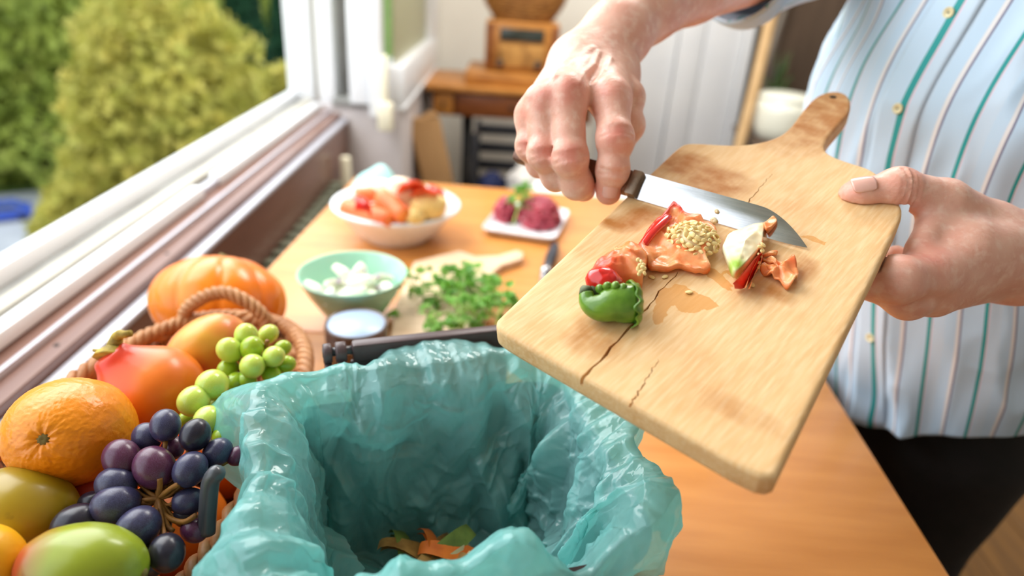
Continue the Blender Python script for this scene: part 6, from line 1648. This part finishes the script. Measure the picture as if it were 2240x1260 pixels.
nrm = flat.copy(); nrm[:, 0] -= np.interp(flat[:, 2] - TZ, Tz, [t[1] for t in TC]); nrm[:, 1] -= np.interp(flat[:, 2] - TZ, Tz, [t[2] for t in TC]); nrm[:, 2] = 0; nrm /= np.linalg.norm(nrm, axis=1)[:, None]
g = GI.reshape(-1); zz = flat[:, 2] - TZ
ang_f = (g - 0.017) / 0.172; cs_, sn_ = np.cos(ang_f), np.sin(ang_f)
n3 = np.stack([cs_ * 1.2, sn_ * 1.2, zz * 3.5], 1)
dis = 0.008 * vnoise(n3 * 2.2 + 3, 31) + 0.008 * (1 - np.abs(vnoise(np.stack([cs_ * 3 + zz * 3.0, sn_ * 3 - zz * 3, zz * 4.5], 1), 32)) * 2) + 0.0035 * (1 - np.abs(vnoise(np.stack([cs_ * 6 - zz * 9, sn_ * 6 + zz * 5, zz * 9], 1), 33)) * 2)
flare = np.clip((0.10 - zz) / 0.15, 0, 1); dis += 0.007 * flare * np.sin(ang_f * 11 + 3 * np.sin(ang_f * 3))
flat = flat + nrm * dis[:, None]
P = flat.reshape(P.shape); P[:, -1] = P[:, 0]
mb = MB().grid(P[:, ::-1]); mb.at['girth'] = GI[:, ::-1].reshape(-1)
shirt = mb.build('shirt', m_shirt, pn)
shirt.modifiers.new('thick', 'SOLIDIFY').thickness = 0.0012
# placket and buttons down the front
jf = NA // 2
def front(z, da, lift):
    i = int(np.clip(np.searchsorted(shirt_z, z), 0, len(shirt_z) - 1)); j = jf + da
    v = Vector(P[i, j]); n_ = Vector((*nrm.reshape(P.shape)[i, j][:2], 0)); return v + n_ * lift
Pp = np.array([[tuple(front(z, da, l)) for da, l in ((-4, 0.0004), (-4, 0.0020), (-3, 0.0024), (-1, 0.0024), (1, 0.0024), (3, 0.0024), (4, 0.0020), (4, 0.0004))] for z in shirt_z[2:140]])
mb = MB().grid(Pp[:, ::-1])
mb.at['girth'] = np.array([[(-math.pi + (jf + da) * 2 * math.pi / NA) * 0.172 + 0.017 for da in (-4, -4, -3, -1, 1, 3, 4, 4)] for z in shirt_z[2:140]])[:, ::-1].reshape(-1)
mb.build('placket', m_shirt, shirt)
m_btn = mat('cream_button', (236, 228, 190), (226, 216, 172), rough=0.3, scale=60)
m_thr = mat('button_thread', (120, 120, 110), rough=0.8)
for z in (0.085, 0.18, 0.275, 0.375, 0.475, 0.57):
    c = front(z, 0, 0.003); n_ = (front(z, 0, 1) - front(z, 0, 0)); M_ = frame((0, 0, 1), None, n_)
    bt = MB().lathe([(0, -0.0006), (0.0052, -0.0006), (0.0058, 0.0006), (0.0056, 0.0018), (0.0046, 0.0019), (0.0040, 0.0011), (0.0, 0.0011)], c, 24, M_).build('button', m_btn, shirt)
    MB().box(c + n_ * 0.0012, (0.0010, 0.0010, 0.0004), M_).build('thread', m_thr, bt, smooth=False)
# sleeves
def sleeve(pts, rads, twist, name):
    ctr_ = spline(pts, 40); rr_ = np.interp(np.linspace(0, 1, 40), np.linspace(0, 1, len(rads)), rads)
    P = np.zeros((40, 61, 3)); G = np.zeros((40, 61)); prev = None
    for i in range(40):
        t = Vector(ctr_[min(39, i + 1)] - ctr_[max(0, i - 1)]).normalized(); a0 = Vector((0, 0, 1)) if prev is None else prev
        a0 = (a0 - t * a0.dot(t)).normalized(); prev = a0; b0 = t.cross(a0)
        for j in range(61):
            th = 2 * math.pi * j / 60; r_ = rr_[i] * (1 + 0.05 * math.sin(3 * th + i * 0.5) + 0.03 * math.sin(i * 0.9 + th))
            q = Vector(ctr_[i]) + a0 * (r_ * math.cos(th)) + b0 * (r_ * math.sin(th)); P[i, j] = q; G[i, j] = th * 0.057 + twist
    P[:, -1] = P[:, 0]
    mb = MB().grid(P); mb.at['girth'] = G.reshape(-1); o = mb.build(name, m_shirt, shirt); o.modifiers.new('thick', 'SOLIDIFY').thickness = 0.0015
    # turned-up cuff
    k = 6; Pc = np.array([[tuple(Vector(ctr_[39 - i]) + (Vector(P[39 - i, j]) - Vector(ctr_[39 - i])) * s) for j in range(61)] for i, s in ((0, 1.0), (0, 1.06), (1, 1.075), (3, 1.08), (5, 1.07), (6, 1.05), (6, 1.0))])
    mb = MB().grid(Pc); mb.at['girth'] = 0 * np.repeat(G[:1], 7, 0).reshape(-1) + 0.028; mb.build('cuff', m_shirt, o)
cuffp = A3(1612, -66, .770)
sleeve([SHR + Vector((0.03, -0.02, 0.03)), SHR.lerp(W_[4], 0.5) + Vector((0, 0, 0.0)), W_[4] + Vector((0.0, 0.0, 0.0)), cuffp], [0.085, 0.075, 0.062, 0.056], 0.01, 'sleeve')
sleeve([SHL + Vector((-0.02, 0.03, 0.03)), SHL.lerp(LW[3], 0.5), LW[3], LW[3].lerp(LW[2], 0.12)], [0.085, 0.075, 0.064, 0.056], 0.02, 'sleeve')
# trousers
m_tr = mat('black_trousers_cloth', (26, 22, 24), (18, 16, 18), rough=0.85, scale=30, bump=0.2, bscale=500)
FTr = Field((0.40, 0.62, 0.03), (0.85, 1.18, 0.90), 0.010)
tro = [(Vector((.60, .87, TZ + 0.06)) + SD * 0.045 * k, Vector((.60, .88, TZ - 0.06)) + SD * 0.05 * k, .098, .102) for k in (-1, 0, 1)]
FTr.group(tro, 0.03, 0.02)
for k in (-1, 1):
    FTr.group([(Vector((.595, .89, TZ - 0.08)) + SD * 0.07 * k, Vector((.60, .91, 0.45)) + SD * 0.075 * k, .103, .076), (Vector((.60, .91, 0.45)) + SD * 0.075 * k, Vector((.62, .92, 0.12)) + SD * 0.08 * k, .076, .066)], 0.02, 0.03)
Vt, Qt = FTr.mesh(); Vt = Vt + 0.004 * (1 - 2 * np.abs(vnoise(Vt * np.array([14, 14, 9]), 41)))[:, None] * np.array([1, 0, 0])
mb = MB(); mb.v = Vt.tolist(); mb.f = [tuple(int(x) for x in q) for q in Qt]; mb.build('trousers', m_tr, pn)
m_shoe = mat('dark_shoe_leather', (40, 32, 28), rough=0.4); m_hair = mat('grey_hair', (150, 146, 140), (110, 106, 100), rough=0.6, scale=80)
for k in (-1, 1):
    c = Vector((.62, .92, 0.045)) + SD * 0.08 * k + FD * 0.05
    MB().ell(c, (0.14, 0.05, 0.045), frame(FD, None, (0, 0, 1)), 28, 16, lambda D: 1 - 0.12 * np.clip(D[:, 0], 0, 1) * np.clip(D[:, 2], 0, 1) * 4).build('shoe', m_shoe, pn)
MB().ell(hd_ + Vector((0, 0, 0.055)) - FD * 0.022, (0.098, 0.09, 0.085), frame(FD, None, (0, 0, 1)), 32, 20, lambda D: 1 + 0.04 * fbm(D * 6, 4)).build('hair', m_hair, pn)
